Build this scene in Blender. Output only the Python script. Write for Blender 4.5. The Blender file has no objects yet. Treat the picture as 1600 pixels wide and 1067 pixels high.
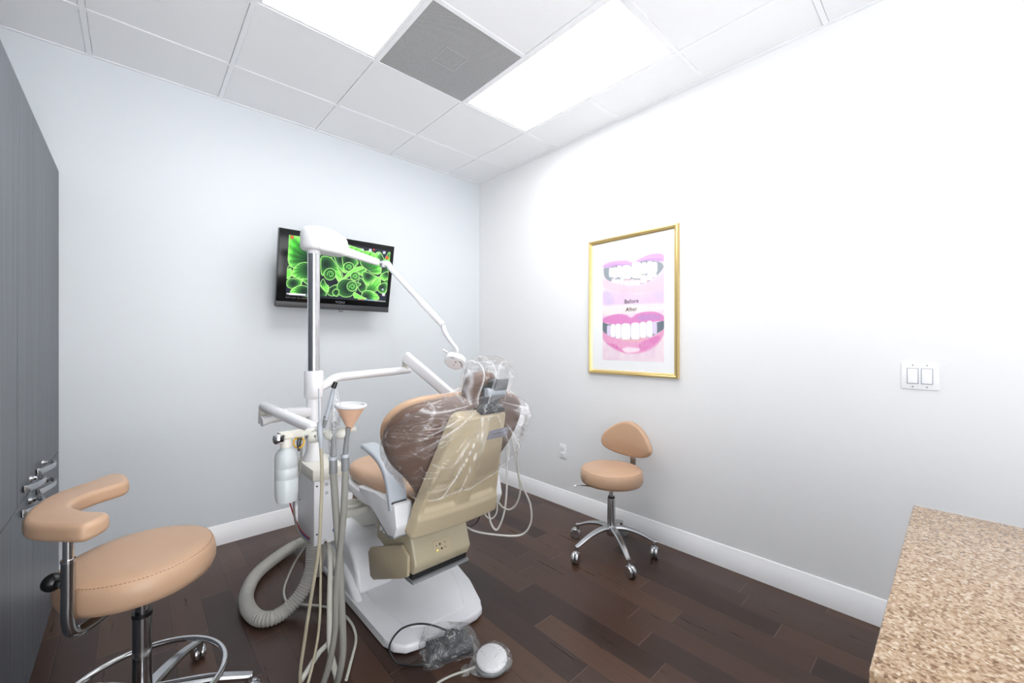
import bpy, bmesh, math, random
import numpy as np
from mathutils import Vector, Matrix, noise
PI = math.pi
sc = bpy.context.scene
col = sc.collection

# ------------------------------------------------------------ camera
# world: +Y runs along the right wall away from us, +X along the television wall, metres, eye height 1.355
F, EYE, CX, CY = 640.8, 1.355, 800.0, 534.5
CA, SA = 0.7356, 0.6773
cam_d = bpy.data.cameras.new('camera'); cam = bpy.data.objects.new('camera', cam_d); col.objects.link(cam)
cam_d.sensor_width = 36.0; cam_d.lens = F / 1600 * 36; cam_d.clip_start = 0.02
cam_d.shift_y = (CY - 533.5) / 1600.0
cam.location = (0, 0, EYE); cam.rotation_euler = (PI / 2, 0, math.atan2(-SA, CA))
sc.camera = cam
# ------------------------------------------------------------ light and exposure
w = bpy.data.worlds.new('world'); sc.world = w; w.use_nodes = True
def world_fill():     # added fill light, strongest from below, to brighten the ceiling and foreground
    nt = w.node_tree; bg = nt.nodes['Background']; tc = nt.nodes.new('ShaderNodeTexCoord'); sp = nt.nodes.new('ShaderNodeSeparateXYZ')
    mr = nt.nodes.new('ShaderNodeMapRange'); mr.inputs[1].default_value = -.5; mr.inputs[2].default_value = .4; mr.inputs[3].default_value = 8.6; mr.inputs[4].default_value = 2.4
    nt.links.new(tc.outputs['Generated'], sp.inputs[0]); nt.links.new(sp.outputs[2], mr.inputs[0]); nt.links.new(mr.outputs[0], bg.inputs[1])
    bg.inputs[0].default_value = (0.985, 0.99, 1, 1)
world_fill()
sc.view_settings.view_transform = 'Standard'; sc.view_settings.look = 'None'
sc.view_settings.gamma = 1.0; sc.view_settings.use_curve_mapping = False
sc.view_settings.exposure = 0.42
PANEL = 7.2          # brightness of the ceiling troffers' diffusers

# ------------------------------------------------------------ helpers
def P(u, v, X=None, Y=None, h=None, z=None):
    """world point that the photograph shows at (u, v), given its distance or one world coordinate"""
    t = (u - CX) / F; r = (CA * t + SA, -SA * t + CA, -(v - CY) / F)
    k = X / r[0] if X is not None else Y / r[1] if Y is not None else (h - EYE) / r[2] if h is not None else z
    return Vector((r[0] * k, r[1] * k, EYE + r[2] * k))

def lin(c): return c / 12.92 if c <= .04045 else ((c + .055) / 1.055) ** 2.4
def rgb(r, g, b): return (lin(r / 255), lin(g / 255), lin(b / 255), 1)

def mat(name, color, rough=.5, metal=0, spec=.5, coat=0, emis=None, trans=0, noise_amt=0, nscale=20, bump=0, bscale=60):
    m = bpy.data.materials.new(name); m.use_nodes = True
    nt = m.node_tree; b = nt.nodes['Principled BSDF']
    b.inputs['Base Color'].default_value = color; b.inputs['Roughness'].default_value = rough
    b.inputs['Metallic'].default_value = metal; b.inputs['Specular IOR Level'].default_value = spec
    b.inputs['Coat Weight'].default_value = coat; b.inputs['Coat Roughness'].default_value = .12
    b.inputs['Transmission Weight'].default_value = trans
    if emis: b.inputs['Emission Color'].default_value = emis[0]; b.inputs['Emission Strength'].default_value = emis[1]
    tc = nt.nodes.new('ShaderNodeTexCoord')
    if noise_amt:
        n = nt.nodes.new('ShaderNodeTexNoise'); n.inputs['Scale'].default_value = nscale; n.inputs['Detail'].default_value = 5
        nt.links.new(tc.outputs['Object'], n.inputs['Vector'])
        r = nt.nodes.new('ShaderNodeMapRange'); r.inputs[3].default_value = 1 - noise_amt; r.inputs[4].default_value = 1 + noise_amt
        nt.links.new(n.outputs['Fac'], r.inputs[0])
        mx = nt.nodes.new('ShaderNodeMix'); mx.data_type = 'RGBA'; mx.blend_type = 'MULTIPLY'; mx.inputs[0].default_value = 1
        mx.inputs[6].default_value = color; nt.links.new(r.outputs[0], mx.inputs[7]); nt.links.new(mx.outputs[2], b.inputs['Base Color'])
    if bump:
        n = nt.nodes.new('ShaderNodeTexNoise'); n.inputs['Scale'].default_value = bscale; n.inputs['Detail'].default_value = 4
        nt.links.new(tc.outputs['Object'], n.inputs['Vector'])
        bp = nt.nodes.new('ShaderNodeBump'); bp.inputs['Strength'].default_value = bump; bp.inputs['Distance'].default_value = .01
        nt.links.new(n.outputs['Fac'], bp.inputs['Height']); nt.links.new(bp.outputs[0], b.inputs['Normal'])
    return m

def math_n(nt, op, a, b=None, c=None):
    n = nt.nodes.new('ShaderNodeMath'); n.operation = op
    for i, x in enumerate((a, b, c)):
        if x is None: continue
        if isinstance(x, (int, float)): n.inputs[i].default_value = x
        else: nt.links.new(x, n.inputs[i])
    return n.outputs[0]

def ramp(nt, fac, stops, interp='LINEAR'):
    r = nt.nodes.new('ShaderNodeValToRGB'); r.color_ramp.interpolation = interp
    e = r.color_ramp.elements
    while len(e) < len(stops): e.new(.5)
    for i, (p, c) in enumerate(stops): e[i].position = p; e[i].color = c
    nt.links.new(fac, r.inputs[0]); return r.outputs[0]

M = {}
M['wall_blue'] = mat('pale_blue_wall_paint', rgb(219, 224, 228), .55, spec=.3, noise_amt=.006, nscale=2, bump=.04, bscale=250)
M['wall_white'] = mat('white_wall_paint', rgb(240, 240, 241), .55, spec=.3, noise_amt=.006, nscale=2, bump=.04, bscale=250)
M['trim'] = mat('white_gloss_trim', rgb(250, 250, 252), .3)
M['tile'] = mat('ceiling_tile', rgb(246, 247, 249), .9, spec=.1, noise_amt=.02, nscale=120, bump=.1, bscale=300)
M['tbar'] = mat('ceiling_grid_white', rgb(246, 247, 250), .5)
M['white'] = mat('white_plastic', rgb(222, 223, 226), .32, noise_amt=.01, nscale=8)
M['white_metal'] = mat('white_enamel', rgb(236, 237, 241), .22, coat=.3, noise_amt=.01, nscale=8)
M['offwhite'] = mat('off_white_plastic', rgb(214, 212, 203), .4, noise_amt=.02, nscale=12)
M['beige'] = mat('beige_shell_plastic', rgb(190, 176, 148), .3, noise_amt=.015, nscale=10)
M['beige_dark'] = mat('beige_grey_plastic', rgb(184, 174, 148), .3, noise_amt=.015, nscale=10)
M['tan'] = mat('tan_vinyl', rgb(194, 160, 132), .38, spec=.45, noise_amt=.04, nscale=7, bump=.06, bscale=220)
M['brown'] = mat('brown_vinyl', rgb(104, 81, 70), .42, noise_amt=.05, nscale=9, bump=.06, bscale=200)
M['stitch'] = mat('brown_stitching', rgb(150, 112, 84), .7, noise_amt=.05)
M['greyplas'] = mat('blue_grey_plastic', rgb(176, 182, 190), .4, noise_amt=.02)
M['midgrey'] = mat('mid_grey_plastic', rgb(128, 130, 132), .45, noise_amt=.03)
M['darkgrey'] = mat('dark_grey_plastic', rgb(62, 63, 66), .45, noise_amt=.03)
M['black'] = mat('black_plastic', rgb(18, 18, 20), .3, noise_amt=.03)
M['gloss_black'] = mat('glossy_black_bezel', rgb(10, 11, 12), .15, spec=.25, noise_amt=.02)
M['chrome'] = mat('chrome', (.72, .73, .75, 1), .1, metal=1, noise_amt=.01)
M['steel'] = mat('brushed_steel', (.55, .56, .58, 1), .27, metal=1, noise_amt=.05, nscale=30)
M['darkchrome'] = mat('dark_chrome', (.42, .42, .43, 1), .14, metal=1, noise_amt=.02)
M['bottle'] = mat('milky_bottle_plastic', rgb(206, 212, 214), .3, trans=.15, noise_amt=.02)
M['peach'] = mat('peach_translucent_plastic', rgb(226, 184, 156), .35, noise_amt=.02)
M['hose_grey'] = mat('grey_hose', rgb(150, 149, 142), .42, noise_amt=.04, nscale=15)
M['hose_light'] = mat('pale_grey_hose', rgb(196, 195, 186), .4, noise_amt=.04, nscale=15)
M['hose_tan'] = mat('sand_coloured_hose', rgb(180, 172, 150), .42, noise_amt=.04, nscale=15)
M['hose_white'] = mat('white_hose', rgb(222, 221, 216), .4, noise_amt=.03)
M['ribbed'] = mat('ribbed_grey_hose', rgb(172, 170, 164), .55, noise_amt=.1, nscale=30)
M['red'] = mat('red_tube', rgb(150, 30, 45), .4, noise_amt=.02)
M['blue'] = mat('blue_tube', rgb(40, 80, 150), .4, noise_amt=.02)
M['yellow'] = mat('yellow_tube', rgb(226, 170, 30), .4, noise_amt=.02)
M['gold'] = mat('gold_frame', rgb(222, 196, 134), .3, metal=.75, noise_amt=.05, nscale=15)
M['mat_board'] = mat('white_mat_board', rgb(244, 246, 248), .6, noise_amt=.005)
M['ink'] = mat('grey_printing_ink', rgb(86, 78, 92), .6, noise_amt=.01)
M['label'] = mat('grey_label', rgb(140, 140, 152), .35, noise_amt=.02)
M['logo'] = mat('silver_lettering', rgb(170, 172, 178), .4, noise_amt=.01)
M['led'] = mat('yellow_indicator', rgb(240, 220, 60), .4, emis=(rgb(250, 230, 60), 1.5))
M['gapdark'] = mat('dark_gap', rgb(30, 30, 32), .8, noise_amt=.01)
M['diffuser'] = mat('lit_troffer_diffuser', rgb(250, 250, 250), .5, emis=((1, .995, .985, 1), PANEL))
def diffuser_pattern():   # faint prismatic unevenness of the acrylic lens
    nt = M['diffuser'].node_tree; b = nt.nodes['Principled BSDF']
    tc = nt.nodes.new('ShaderNodeTexCoord'); n = nt.nodes.new('ShaderNodeTexNoise'); n.inputs['Scale'].default_value = 3
    nt.links.new(tc.outputs['Object'], n.inputs[0]); r = nt.nodes.new('ShaderNodeMapRange')
    r.inputs[3].default_value = PANEL * .96; r.inputs[4].default_value = PANEL * 1.04
    nt.links.new(n.outputs['Fac'], r.inputs[0]); nt.links.new(r.outputs[0], b.inputs['Emission Strength'])
diffuser_pattern()

def cabinet_mat():
    m = mat('grey_woodgrain_laminate', rgb(120, 124, 132), .42, spec=.4); nt = m.node_tree; b = nt.nodes['Principled BSDF']
    tc = nt.nodes.new('ShaderNodeTexCoord'); mp = nt.nodes.new('ShaderNodeMapping'); mp.inputs['Scale'].default_value = (55, 55, .7)
    nt.links.new(tc.outputs['Object'], mp.inputs[0]); n = nt.nodes.new('ShaderNodeTexNoise'); n.inputs['Scale'].default_value = 1.2
    n.inputs['Detail'].default_value = 8; n.inputs['Roughness'].default_value = .65; nt.links.new(mp.outputs[0], n.inputs[0])
    c = ramp(nt, n.outputs['Fac'], [(.28, rgb(70, 74, 80)), (.5, rgb(90, 94, 101)), (.72, rgb(112, 117, 124))])
    nt.links.new(c, b.inputs['Base Color'])
    bp = nt.nodes.new('ShaderNodeBump'); bp.inputs['Strength'].default_value = .1; nt.links.new(n.outputs['Fac'], bp.inputs['Height'])
    nt.links.new(bp.outputs[0], b.inputs['Normal']); return m
M['cabinet'] = cabinet_mat()

def floor_mat():
    m = mat('dark_brown_plank_floor', rgb(80, 60, 52), .3, spec=.38); nt = m.node_tree; b = nt.nodes['Principled BSDF']
    tc = nt.nodes.new('ShaderNodeTexCoord'); sep = nt.nodes.new('ShaderNodeSeparateXYZ'); nt.links.new(tc.outputs['Object'], sep.inputs[0])
    x, y = sep.outputs[0], sep.outputs[1]; W, L = .127, .78
    xs = math_n(nt, 'DIVIDE', math_n(nt, 'ADD', x, 10.03), W); ix = math_n(nt, 'FLOOR', xs); fx = math_n(nt, 'FRACT', xs)
    wn = nt.nodes.new('ShaderNodeTexWhiteNoise'); wn.noise_dimensions = '1D'; nt.links.new(ix, wn.inputs['W'])
    ys = math_n(nt, 'ADD', math_n(nt, 'DIVIDE', math_n(nt, 'ADD', y, 10), L), math_n(nt, 'MULTIPLY', wn.outputs['Value'], 7.3))
    iy = math_n(nt, 'FLOOR', ys); fy = math_n(nt, 'FRACT', ys)
    cb = nt.nodes.new('ShaderNodeCombineXYZ'); nt.links.new(ix, cb.inputs[0]); nt.links.new(iy, cb.inputs[1])
    wn2 = nt.nodes.new('ShaderNodeTexWhiteNoise'); wn2.noise_dimensions = '2D'; nt.links.new(cb.outputs[0], wn2.inputs['Vector'])
    base = ramp(nt, wn2.outputs['Value'], [(0, rgb(44, 31, 27)), (.3, rgb(56, 40, 34)), (.6, rgb(68, 48, 40)), (.85, rgb(80, 57, 45)), (1, rgb(58, 44, 40))])
    mp = nt.nodes.new('ShaderNodeMapping'); mp.inputs['Scale'].default_value = (34, 2.2, 1)
    off = nt.nodes.new('ShaderNodeVectorMath'); off.operation = 'SCALE'; nt.links.new(wn2.outputs['Color'], off.inputs[0]); off.inputs['Scale'].default_value = 9
    ad = nt.nodes.new('ShaderNodeVectorMath'); ad.operation = 'ADD'; nt.links.new(tc.outputs['Object'], mp.inputs[0]); nt.links.new(mp.outputs[0], ad.inputs[0]); nt.links.new(off.outputs[0], ad.inputs[1])
    n = nt.nodes.new('ShaderNodeTexNoise'); n.inputs['Scale'].default_value = 1.1; n.inputs['Detail'].default_value = 7; n.inputs['Roughness'].default_value = .62
    n.inputs['Distortion'].default_value = .25; nt.links.new(ad.outputs[0], n.inputs[0])
    g = ramp(nt, n.outputs['Fac'], [(.22, (.88, .88, .88, 1)), (.75, (1.22, 1.215, 1.21, 1))])
    mx = nt.nodes.new('ShaderNodeMix'); mx.data_type = 'RGBA'; mx.blend_type = 'MULTIPLY'; mx.inputs[0].default_value = 1
    nt.links.new(base, mx.inputs[6]); nt.links.new(g, mx.inputs[7])
    ex = math_n(nt, 'MULTIPLY', math_n(nt, 'MINIMUM', fx, math_n(nt, 'SUBTRACT', 1, fx)), W)
    ey = math_n(nt, 'MULTIPLY', math_n(nt, 'MINIMUM', fy, math_n(nt, 'SUBTRACT', 1, fy)), L)
    gx = math_n(nt, 'LESS_THAN', ex, .0011); gy = math_n(nt, 'LESS_THAN', ey, .0013)
    m1 = nt.nodes.new('ShaderNodeMix'); m1.data_type = 'RGBA'; nt.links.new(gx, m1.inputs[0]); nt.links.new(mx.outputs[2], m1.inputs[6]); m1.inputs[7].default_value = rgb(30, 23, 21)
    m2 = nt.nodes.new('ShaderNodeMix'); m2.data_type = 'RGBA'; nt.links.new(gy, m2.inputs[0]); nt.links.new(m1.outputs[2], m2.inputs[6]); m2.inputs[7].default_value = rgb(104, 84, 72)
    nt.links.new(m2.outputs[2], b.inputs['Base Color'])
    rr = nt.nodes.new('ShaderNodeMapRange'); rr.inputs[3].default_value = .24; rr.inputs[4].default_value = .34; nt.links.new(n.outputs['Fac'], rr.inputs[0]); nt.links.new(rr.outputs[0], b.inputs['Roughness'])
    e = math_n(nt, 'MINIMUM', ex, ey); e2 = math_n(nt, 'MINIMUM', math_n(nt, 'DIVIDE', e, .003), 1)
    hh = math_n(nt, 'ADD', e2, math_n(nt, 'MULTIPLY', n.outputs['Fac'], .25))
    bp = nt.nodes.new('ShaderNodeBump'); bp.inputs['Strength'].default_value = .25; bp.inputs['Distance'].default_value = .002
    nt.links.new(hh, bp.inputs['Height']); nt.links.new(bp.outputs[0], b.inputs['Normal']); return m
M['floor'] = floor_mat()

def granite_mat():
    m = mat('speckled_beige_granite', rgb(200, 172, 140), .25, spec=.5); nt = m.node_tree; b = nt.nodes['Principled BSDF']
    tc = nt.nodes.new('ShaderNodeTexCoord')
    v = nt.nodes.new('ShaderNodeTexVoronoi'); v.inputs['Scale'].default_value = 240; nt.links.new(tc.outputs['Object'], v.inputs['Vector'])
    s = nt.nodes.new('ShaderNodeSeparateColor'); nt.links.new(v.outputs['Color'], s.inputs[0])
    n = nt.nodes.new('ShaderNodeTexNoise'); n.inputs['Scale'].default_value = 130; n.inputs['Detail'].default_value = 5; nt.links.new(tc.outputs['Object'], n.inputs[0])
    f = math_n(nt, 'ADD', math_n(nt, 'MULTIPLY', s.outputs[0], .45), math_n(nt, 'MULTIPLY', n.outputs['Fac'], .55))
    c = ramp(nt, f, [(.24, rgb(106, 77, 52)), (.36, rgb(144, 115, 86)), (.48, rgb(168, 140, 112)), (.6, rgb(182, 157, 129)), (.76, rgb(202, 184, 162))])
    nt.links.new(c, b.inputs['Base Color']); return m
M['granite'] = granite_mat()

def grille_mat():
    m = mat('perforated_metal_grille', rgb(200, 200, 200), .5, metal=.2); nt = m.node_tree; b = nt.nodes['Principled BSDF']
    tc = nt.nodes.new('ShaderNodeTexCoord'); sep = nt.nodes.new('ShaderNodeSeparateXYZ'); nt.links.new(tc.outputs['Object'], sep.inputs[0])
    s = .0068
    fx = math_n(nt, 'SUBTRACT', math_n(nt, 'FRACT', math_n(nt, 'DIVIDE', math_n(nt, 'ADD', sep.outputs[0], 10), s)), .5)
    fy = math_n(nt, 'SUBTRACT', math_n(nt, 'FRACT', math_n(nt, 'DIVIDE', math_n(nt, 'ADD', sep.outputs[1], 10), s)), .5)
    r2 = math_n(nt, 'ADD', math_n(nt, 'MULTIPLY', fx, fx), math_n(nt, 'MULTIPLY', fy, fy))
    hole = math_n(nt, 'LESS_THAN', r2, .135)
    mx = nt.nodes.new('ShaderNodeMix'); mx.data_type = 'RGBA'; nt.links.new(hole, mx.inputs[0])
    mx.inputs[6].default_value = rgb(205, 205, 206); mx.inputs[7].default_value = rgb(84, 86, 88); nt.links.new(mx.outputs[2], b.inputs['Base Color']); return m
M['grille'] = grille_mat()

def film_mat(name, tint=(1, 1, 1, 1), haze=.1, gloss=.2, scale=14, stretch=(.7, .7, 2.2), rot=.55, width=.03, milk=.3, bumps=.9):
    """thin clear plastic film: see-through, with sharp highlights and milky creases"""
    m = bpy.data.materials.new(name); m.use_nodes = True; nt = m.node_tree; nt.nodes.clear()
    out = nt.nodes.new('ShaderNodeOutputMaterial'); tr = nt.nodes.new('ShaderNodeBsdfTransparent'); tr.inputs[0].default_value = tint
    gl = nt.nodes.new('ShaderNodeBsdfGlossy'); gl.inputs['Roughness'].default_value = .12
    df = nt.nodes.new('ShaderNodeBsdfDiffuse'); df.inputs[0].default_value = (.9, .92, .95, 1)
    tl = nt.nodes.new('ShaderNodeBsdfTranslucent'); tl.inputs[0].default_value = (.9, .92, .95, 1)
    tc = nt.nodes.new('ShaderNodeTexCoord'); n = nt.nodes.new('ShaderNodeTexNoise'); n.inputs['Scale'].default_value = scale; n.inputs['Detail'].default_value = 3
    n.inputs['Distortion'].default_value = 1.6
    mp = nt.nodes.new('ShaderNodeMapping'); mp.inputs['Rotation'].default_value = (0, rot, 0); mp.inputs['Scale'].default_value = stretch
    nt.links.new(tc.outputs['Object'], mp.inputs[0]); nt.links.new(mp.outputs[0], n.inputs[0])
    ridge = math_n(nt, 'ABSOLUTE', math_n(nt, 'SUBTRACT', n.outputs['Fac'], .5))
    at = nt.nodes.new('ShaderNodeAttribute'); at.attribute_name = 'crease'
    crease = nt.nodes.new('ShaderNodeMapRange'); crease.inputs[1].default_value = 0; crease.inputs[2].default_value = width
    crease.inputs[3].default_value = 1; crease.inputs[4].default_value = 0; nt.links.new(ridge, crease.inputs[0])
    bp = nt.nodes.new('ShaderNodeBump'); bp.inputs['Strength'].default_value = bumps; bp.inputs['Distance'].default_value = .03; nt.links.new(n.outputs['Fac'], bp.inputs['Height'])
    nt.links.new(bp.outputs[0], gl.inputs['Normal'])
    fr = nt.nodes.new('ShaderNodeLayerWeight'); fr.inputs[0].default_value = .35; nt.links.new(bp.outputs[0], fr.inputs['Normal'])
    a1 = nt.nodes.new('ShaderNodeAddShader'); nt.links.new(df.outputs[0], a1.inputs[0]); nt.links.new(tl.outputs[0], a1.inputs[1])
    mx = nt.nodes.new('ShaderNodeMixShader'); g = math_n(nt, 'ADD', math_n(nt, 'MULTIPLY', fr.outputs['Fresnel'], .4), gloss)
    nt.links.new(g, mx.inputs[0]); nt.links.new(tr.outputs[0], mx.inputs[1]); nt.links.new(gl.outputs[0], mx.inputs[2])
    m2 = nt.nodes.new('ShaderNodeMixShader'); h = math_n(nt, 'MINIMUM', math_n(nt, 'ADD', math_n(nt, 'MULTIPLY', crease.outputs[0], milk), math_n(nt, 'ADD', math_n(nt, 'MULTIPLY', at.outputs['Fac'], .5), haze)), .85)
    nt.links.new(h, m2.inputs[0]); nt.links.new(mx.outputs[0], m2.inputs[1]); nt.links.new(a1.outputs[0], m2.inputs[2])
    nt.links.new(m2.outputs[0], out.inputs[0]); return m
M['film'] = film_mat('clear_plastic_film', haze=.02, gloss=.025, scale=3.2, stretch=(.8, .8, 3), rot=.5, width=.006, milk=.16)
M['bag'] = film_mat('clear_plastic_bag', haze=.03, gloss=.02, scale=8, stretch=(1, 1, 1.6), width=.008, milk=.3, bumps=.5)

def paint_mat(name, emit=0, rough=.5):
    m = mat(name, (1, 1, 1, 1), rough); nt = m.node_tree; b = nt.nodes['Principled BSDF']
    a = nt.nodes.new('ShaderNodeVertexColor'); a.layer_name = 'print'
    if emit:
        b.inputs['Base Color'].default_value = (.01, .01, .01, 1); nt.links.new(a.outputs[0], b.inputs['Emission Color']); b.inputs['Emission Strength'].default_value = emit
    else: nt.links.new(a.outputs[0], b.inputs['Base Color'])
    return m

# --- objects
def tag(o, label=None, cat=None, group=None, kind=None):
    if label: o['label'] = label
    if cat: o['category'] = cat
    if group: o['group'] = group
    if kind: o['kind'] = kind
    return o

def thing(name, loc, label, cat, group=None):
    o = bpy.data.objects.new(name, None); o.empty_display_size = .05; o.location = loc; col.objects.link(o)
    return tag(o, label, cat, group)

def wloc(o):
    v = Vector((0, 0, 0))
    while o: v += Vector(o.location); o = o.parent
    return v

class MB:
    def __init__(s): s.bm = bmesh.new()
    def box(s, lo, hi, bev=0, seg=2, rot=None, piv=None):
        lo, hi = Vector(lo), Vector(hi); n0 = set(s.bm.verts)
        r = bmesh.ops.create_cube(s.bm, size=1); vs = r['verts']
        c = (lo + hi) / 2; d = hi - lo
        for v in vs: v.co = Vector((v.co.x * d.x, v.co.y * d.y, v.co.z * d.z)) + c
        if bev:
            es = list({e for v in vs for e in v.link_edges})
            bmesh.ops.bevel(s.bm, geom=es, offset=min(bev, min(d) * .49), segments=seg, profile=.5, affect='EDGES')
        nv = [v for v in s.bm.verts if v not in n0]
        if rot is not None:
            p = Vector(piv) if piv is not None else c
            for v in nv: v.co = rot @ (v.co - p) + p
        return s
    def tube(s, pts, r, seg=12, smooth=True, sub=8, cap=True, prof=None, up=None, closed=False):
        pts = [Vector(p) for p in pts]
        if smooth and len(pts) > 2: pts, tt = catmull(pts, sub, closed)
        else: tt = [i / (len(pts) - 1) for i in range(len(pts))]
        n = len(pts)
        def rad(i):
            if callable(r): return r(tt[i])
            if isinstance(r, (list, tuple)):
                f = tt[i] * (len(r) - 1); k = min(int(f), len(r) - 2); return r[k] + (r[k + 1] - r[k]) * (f - k)
            return r
        T = []
        for i in range(n):
            if closed: t = pts[(i + 1) % n] - pts[i - 1]
            else: t = pts[min(i + 1, n - 1)] - pts[max(i - 1, 0)]
            T.append(t.normalized())
        if up is None:
            a = Vector((0, 0, 1)) if abs(T[0].z) < .9 else Vector((1, 0, 0))
            N = (a - T[0] * a.dot(T[0])).normalized()
        rings = []
        for i in range(n):
            if up is not None: a = Vector(up); N = (a - T[i] * a.dot(T[i])).normalized()
            else: N = (N - T[i] * N.dot(T[i])).normalized()
            B = T[i].cross(N); R = rad(i); ring = []
            if prof: 
                for (px, py) in prof: ring.append(s.bm.verts.new(pts[i] + B * px * R + N * py * R))
            else:
                for k in range(seg):
                    q = 2 * PI * k / seg; ring.append(s.bm.verts.new(pts[i] + (N * math.cos(q) + B * math.sin(q)) * R))
            rings.append(ring)
        m = len(rings[0])
        for i in range(n if closed else n - 1):
            a, b = rings[i], rings[(i + 1) % n]
            for k in range(m): s.bm.faces.new((a[k], a[(k + 1) % m], b[(k + 1) % m], b[k]))
        if cap and not closed:
            s.bm.faces.new(list(reversed(rings[0]))); s.bm.faces.new(rings[-1])
        return s
    def lathe(s, prof, o=(0, 0, 0), axis=(0, 0, 1), seg=32):
        o = Vector(o); q = Vector((0, 0, 1)).rotation_difference(Vector(axis).normalized()); rings = []
        for (r, z) in prof:
            if r < 1e-5: rings.append([s.bm.verts.new(o + q @ Vector((0, 0, z)))])
            else: rings.append([s.bm.verts.new(o + q @ Vector((r * math.cos(2 * PI * k / seg), r * math.sin(2 * PI * k / seg), z))) for k in range(seg)])
        for a, b in zip(rings, rings[1:]):
            if len(a) == 1 and len(b) == 1: continue
            for k in range(seg):
                k2 = (k + 1) % seg
                if len(a) == 1: s.bm.faces.new((a[0], b[k2], b[k]))
                elif len(b) == 1: s.bm.faces.new((a[k], a[k2], b[0]))
                else: s.bm.faces.new((a[k], a[k2], b[k2], b[k]))
        if len(rings[0]) > 1: s.bm.faces.new(list(reversed(rings[0])))
        if len(rings[-1]) > 1: s.bm.faces.new(rings[-1])
        return s
    def cyl(s, a, b, r, r2=None, seg=24):
        a, b = Vector(a), Vector(b); L = (b - a).length; r2 = r if r2 is None else r2
        return s.lathe([(r, 0), (r2, L)], a, b - a, seg)
    def prism(s, poly, fn, lo, hi, bev=0, seg=2):
        """poly of 2D points extruded between lo and hi; fn(a, b, t) gives the 3D point"""
        A = [s.bm.verts.new(Vector(fn(a, b, lo))) for a, b in poly]; B = [s.bm.verts.new(Vector(fn(a, b, hi))) for a, b in poly]
        n = len(poly); n0 = set(s.bm.verts) - set(A) - set(B)
        f = [s.bm.faces.new(A), s.bm.faces.new(list(reversed(B)))]
        for k in range(n): f.append(s.bm.faces.new((A[k], B[k], B[(k + 1) % n], A[(k + 1) % n])))
        if bev:
            es = list({e for x in f for e in x.edges})
            bmesh.ops.bevel(s.bm, geom=es, offset=bev, segments=seg, profile=.5, affect='EDGES', clamp_overlap=True)
        return s
    def pad(s, outline, fn, thick, r, dome=.0, back_dome=0, n=72, rseg=5, dent=None, flat=False):
        """upholstered pad: smooth closed outline, rounded rim, domed faces; fn(a,b,t) with t from 0 (back) to thick"""
        pts, _ = catmull([Vector((a, b, 0)) for a, b in outline], max(4, n // len(outline)), True)
        m = len(pts); c = sum(pts, Vector()) / m; nor = []
        area = sum(pts[i].x * pts[(i + 1) % m].y - pts[(i + 1) % m].x * pts[i].y for i in range(m))
        for i in range(m):
            t = (pts[(i + 1) % m] - pts[i - 1]).normalized(); nn = Vector((t.y, -t.x, 0))
            nor.append(nn if area > 0 else -nn)
        rings = []
        def ring(off, z, sc=1.0):
            out = []
            for i in range(m):
                p = pts[i] - nor[i] * off; p = c + (p - c) * sc
                zz = z
                if dent: zz += dent(p.x, p.y) * (1 if z > thick * .5 else 0)
                out.append(s.bm.verts.new(Vector(fn(p.x, p.y, zz))))
            rings.append(out)
        for sc_, dz in () if flat else ((.12, 1), (.35, .88), (.6, .64), (.8, .36), (.93, .12)): ring(r, -back_dome * dz, sc_)
        for k in range(rseg + 1):
            q = PI / 2 * k / rseg; ring(r * (1 - math.sin(q)), r * (1 - math.cos(q)))
        for k in range(rseg + 1):
            q = PI / 2 * k / rseg; ring(r * (1 - math.cos(q)), thick - r * (1 - math.sin(q)))
        for sc_, dz in () if flat else ((.93, .12), (.8, .36), (.6, .64), (.35, .88), (.12, 1)): ring(r, thick + dome * dz, sc_)
        for a, b in zip(rings, rings[1:]):
            for k in range(m): s.bm.faces.new((a[k], a[(k + 1) % m], b[(k + 1) % m], b[k]))
        s.bm.faces.new(list(reversed(rings[0]))); s.bm.faces.new(rings[-1])
        return s
    def rings(s, R, cap=True):
        V = [[s.bm.verts.new(Vector(p)) for p in r] for r in R]; m = len(V[0])
        for a, b in zip(V, V[1:]):
            for k in range(m): s.bm.faces.new((a[k], a[(k + 1) % m], b[(k + 1) % m], b[k]))
        if cap: s.bm.faces.new(list(reversed(V[0]))); s.bm.faces.new(V[-1])
        return s
    def sphere(s, c, r, seg=20, sc=(1, 1, 1)):
        n = bmesh.ops.create_uvsphere(s.bm, u_segments=seg, v_segments=seg // 2 + 2, radius=r)['verts']
        for v in n: v.co = Vector((v.co.x * sc[0], v.co.y * sc[1], v.co.z * sc[2])) + Vector(c)
        return s
    def build(s, name, m, parent=None, angle=38, label=None):
        bm = s.bm
        bmesh.ops.recalc_face_normals(bm, faces=bm.faces[:])
        for f in bm.faces: f.smooth = True
        for e in bm.edges:
            if len(e.link_faces) == 2 and e.calc_face_angle(0) > math.radians(angle): e.smooth = False
        if parent is not None:
            o0 = wloc(parent)
            for v in bm.verts: v.co -= o0
        me = bpy.data.meshes.new(name); bm.to_mesh(me); bm.free()
        me.materials.append(m)
        o = bpy.data.objects.new(name, me); col.objects.link(o)
        if parent is not None: o.parent = parent
        if label: o['label'] = label
        return o

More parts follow.
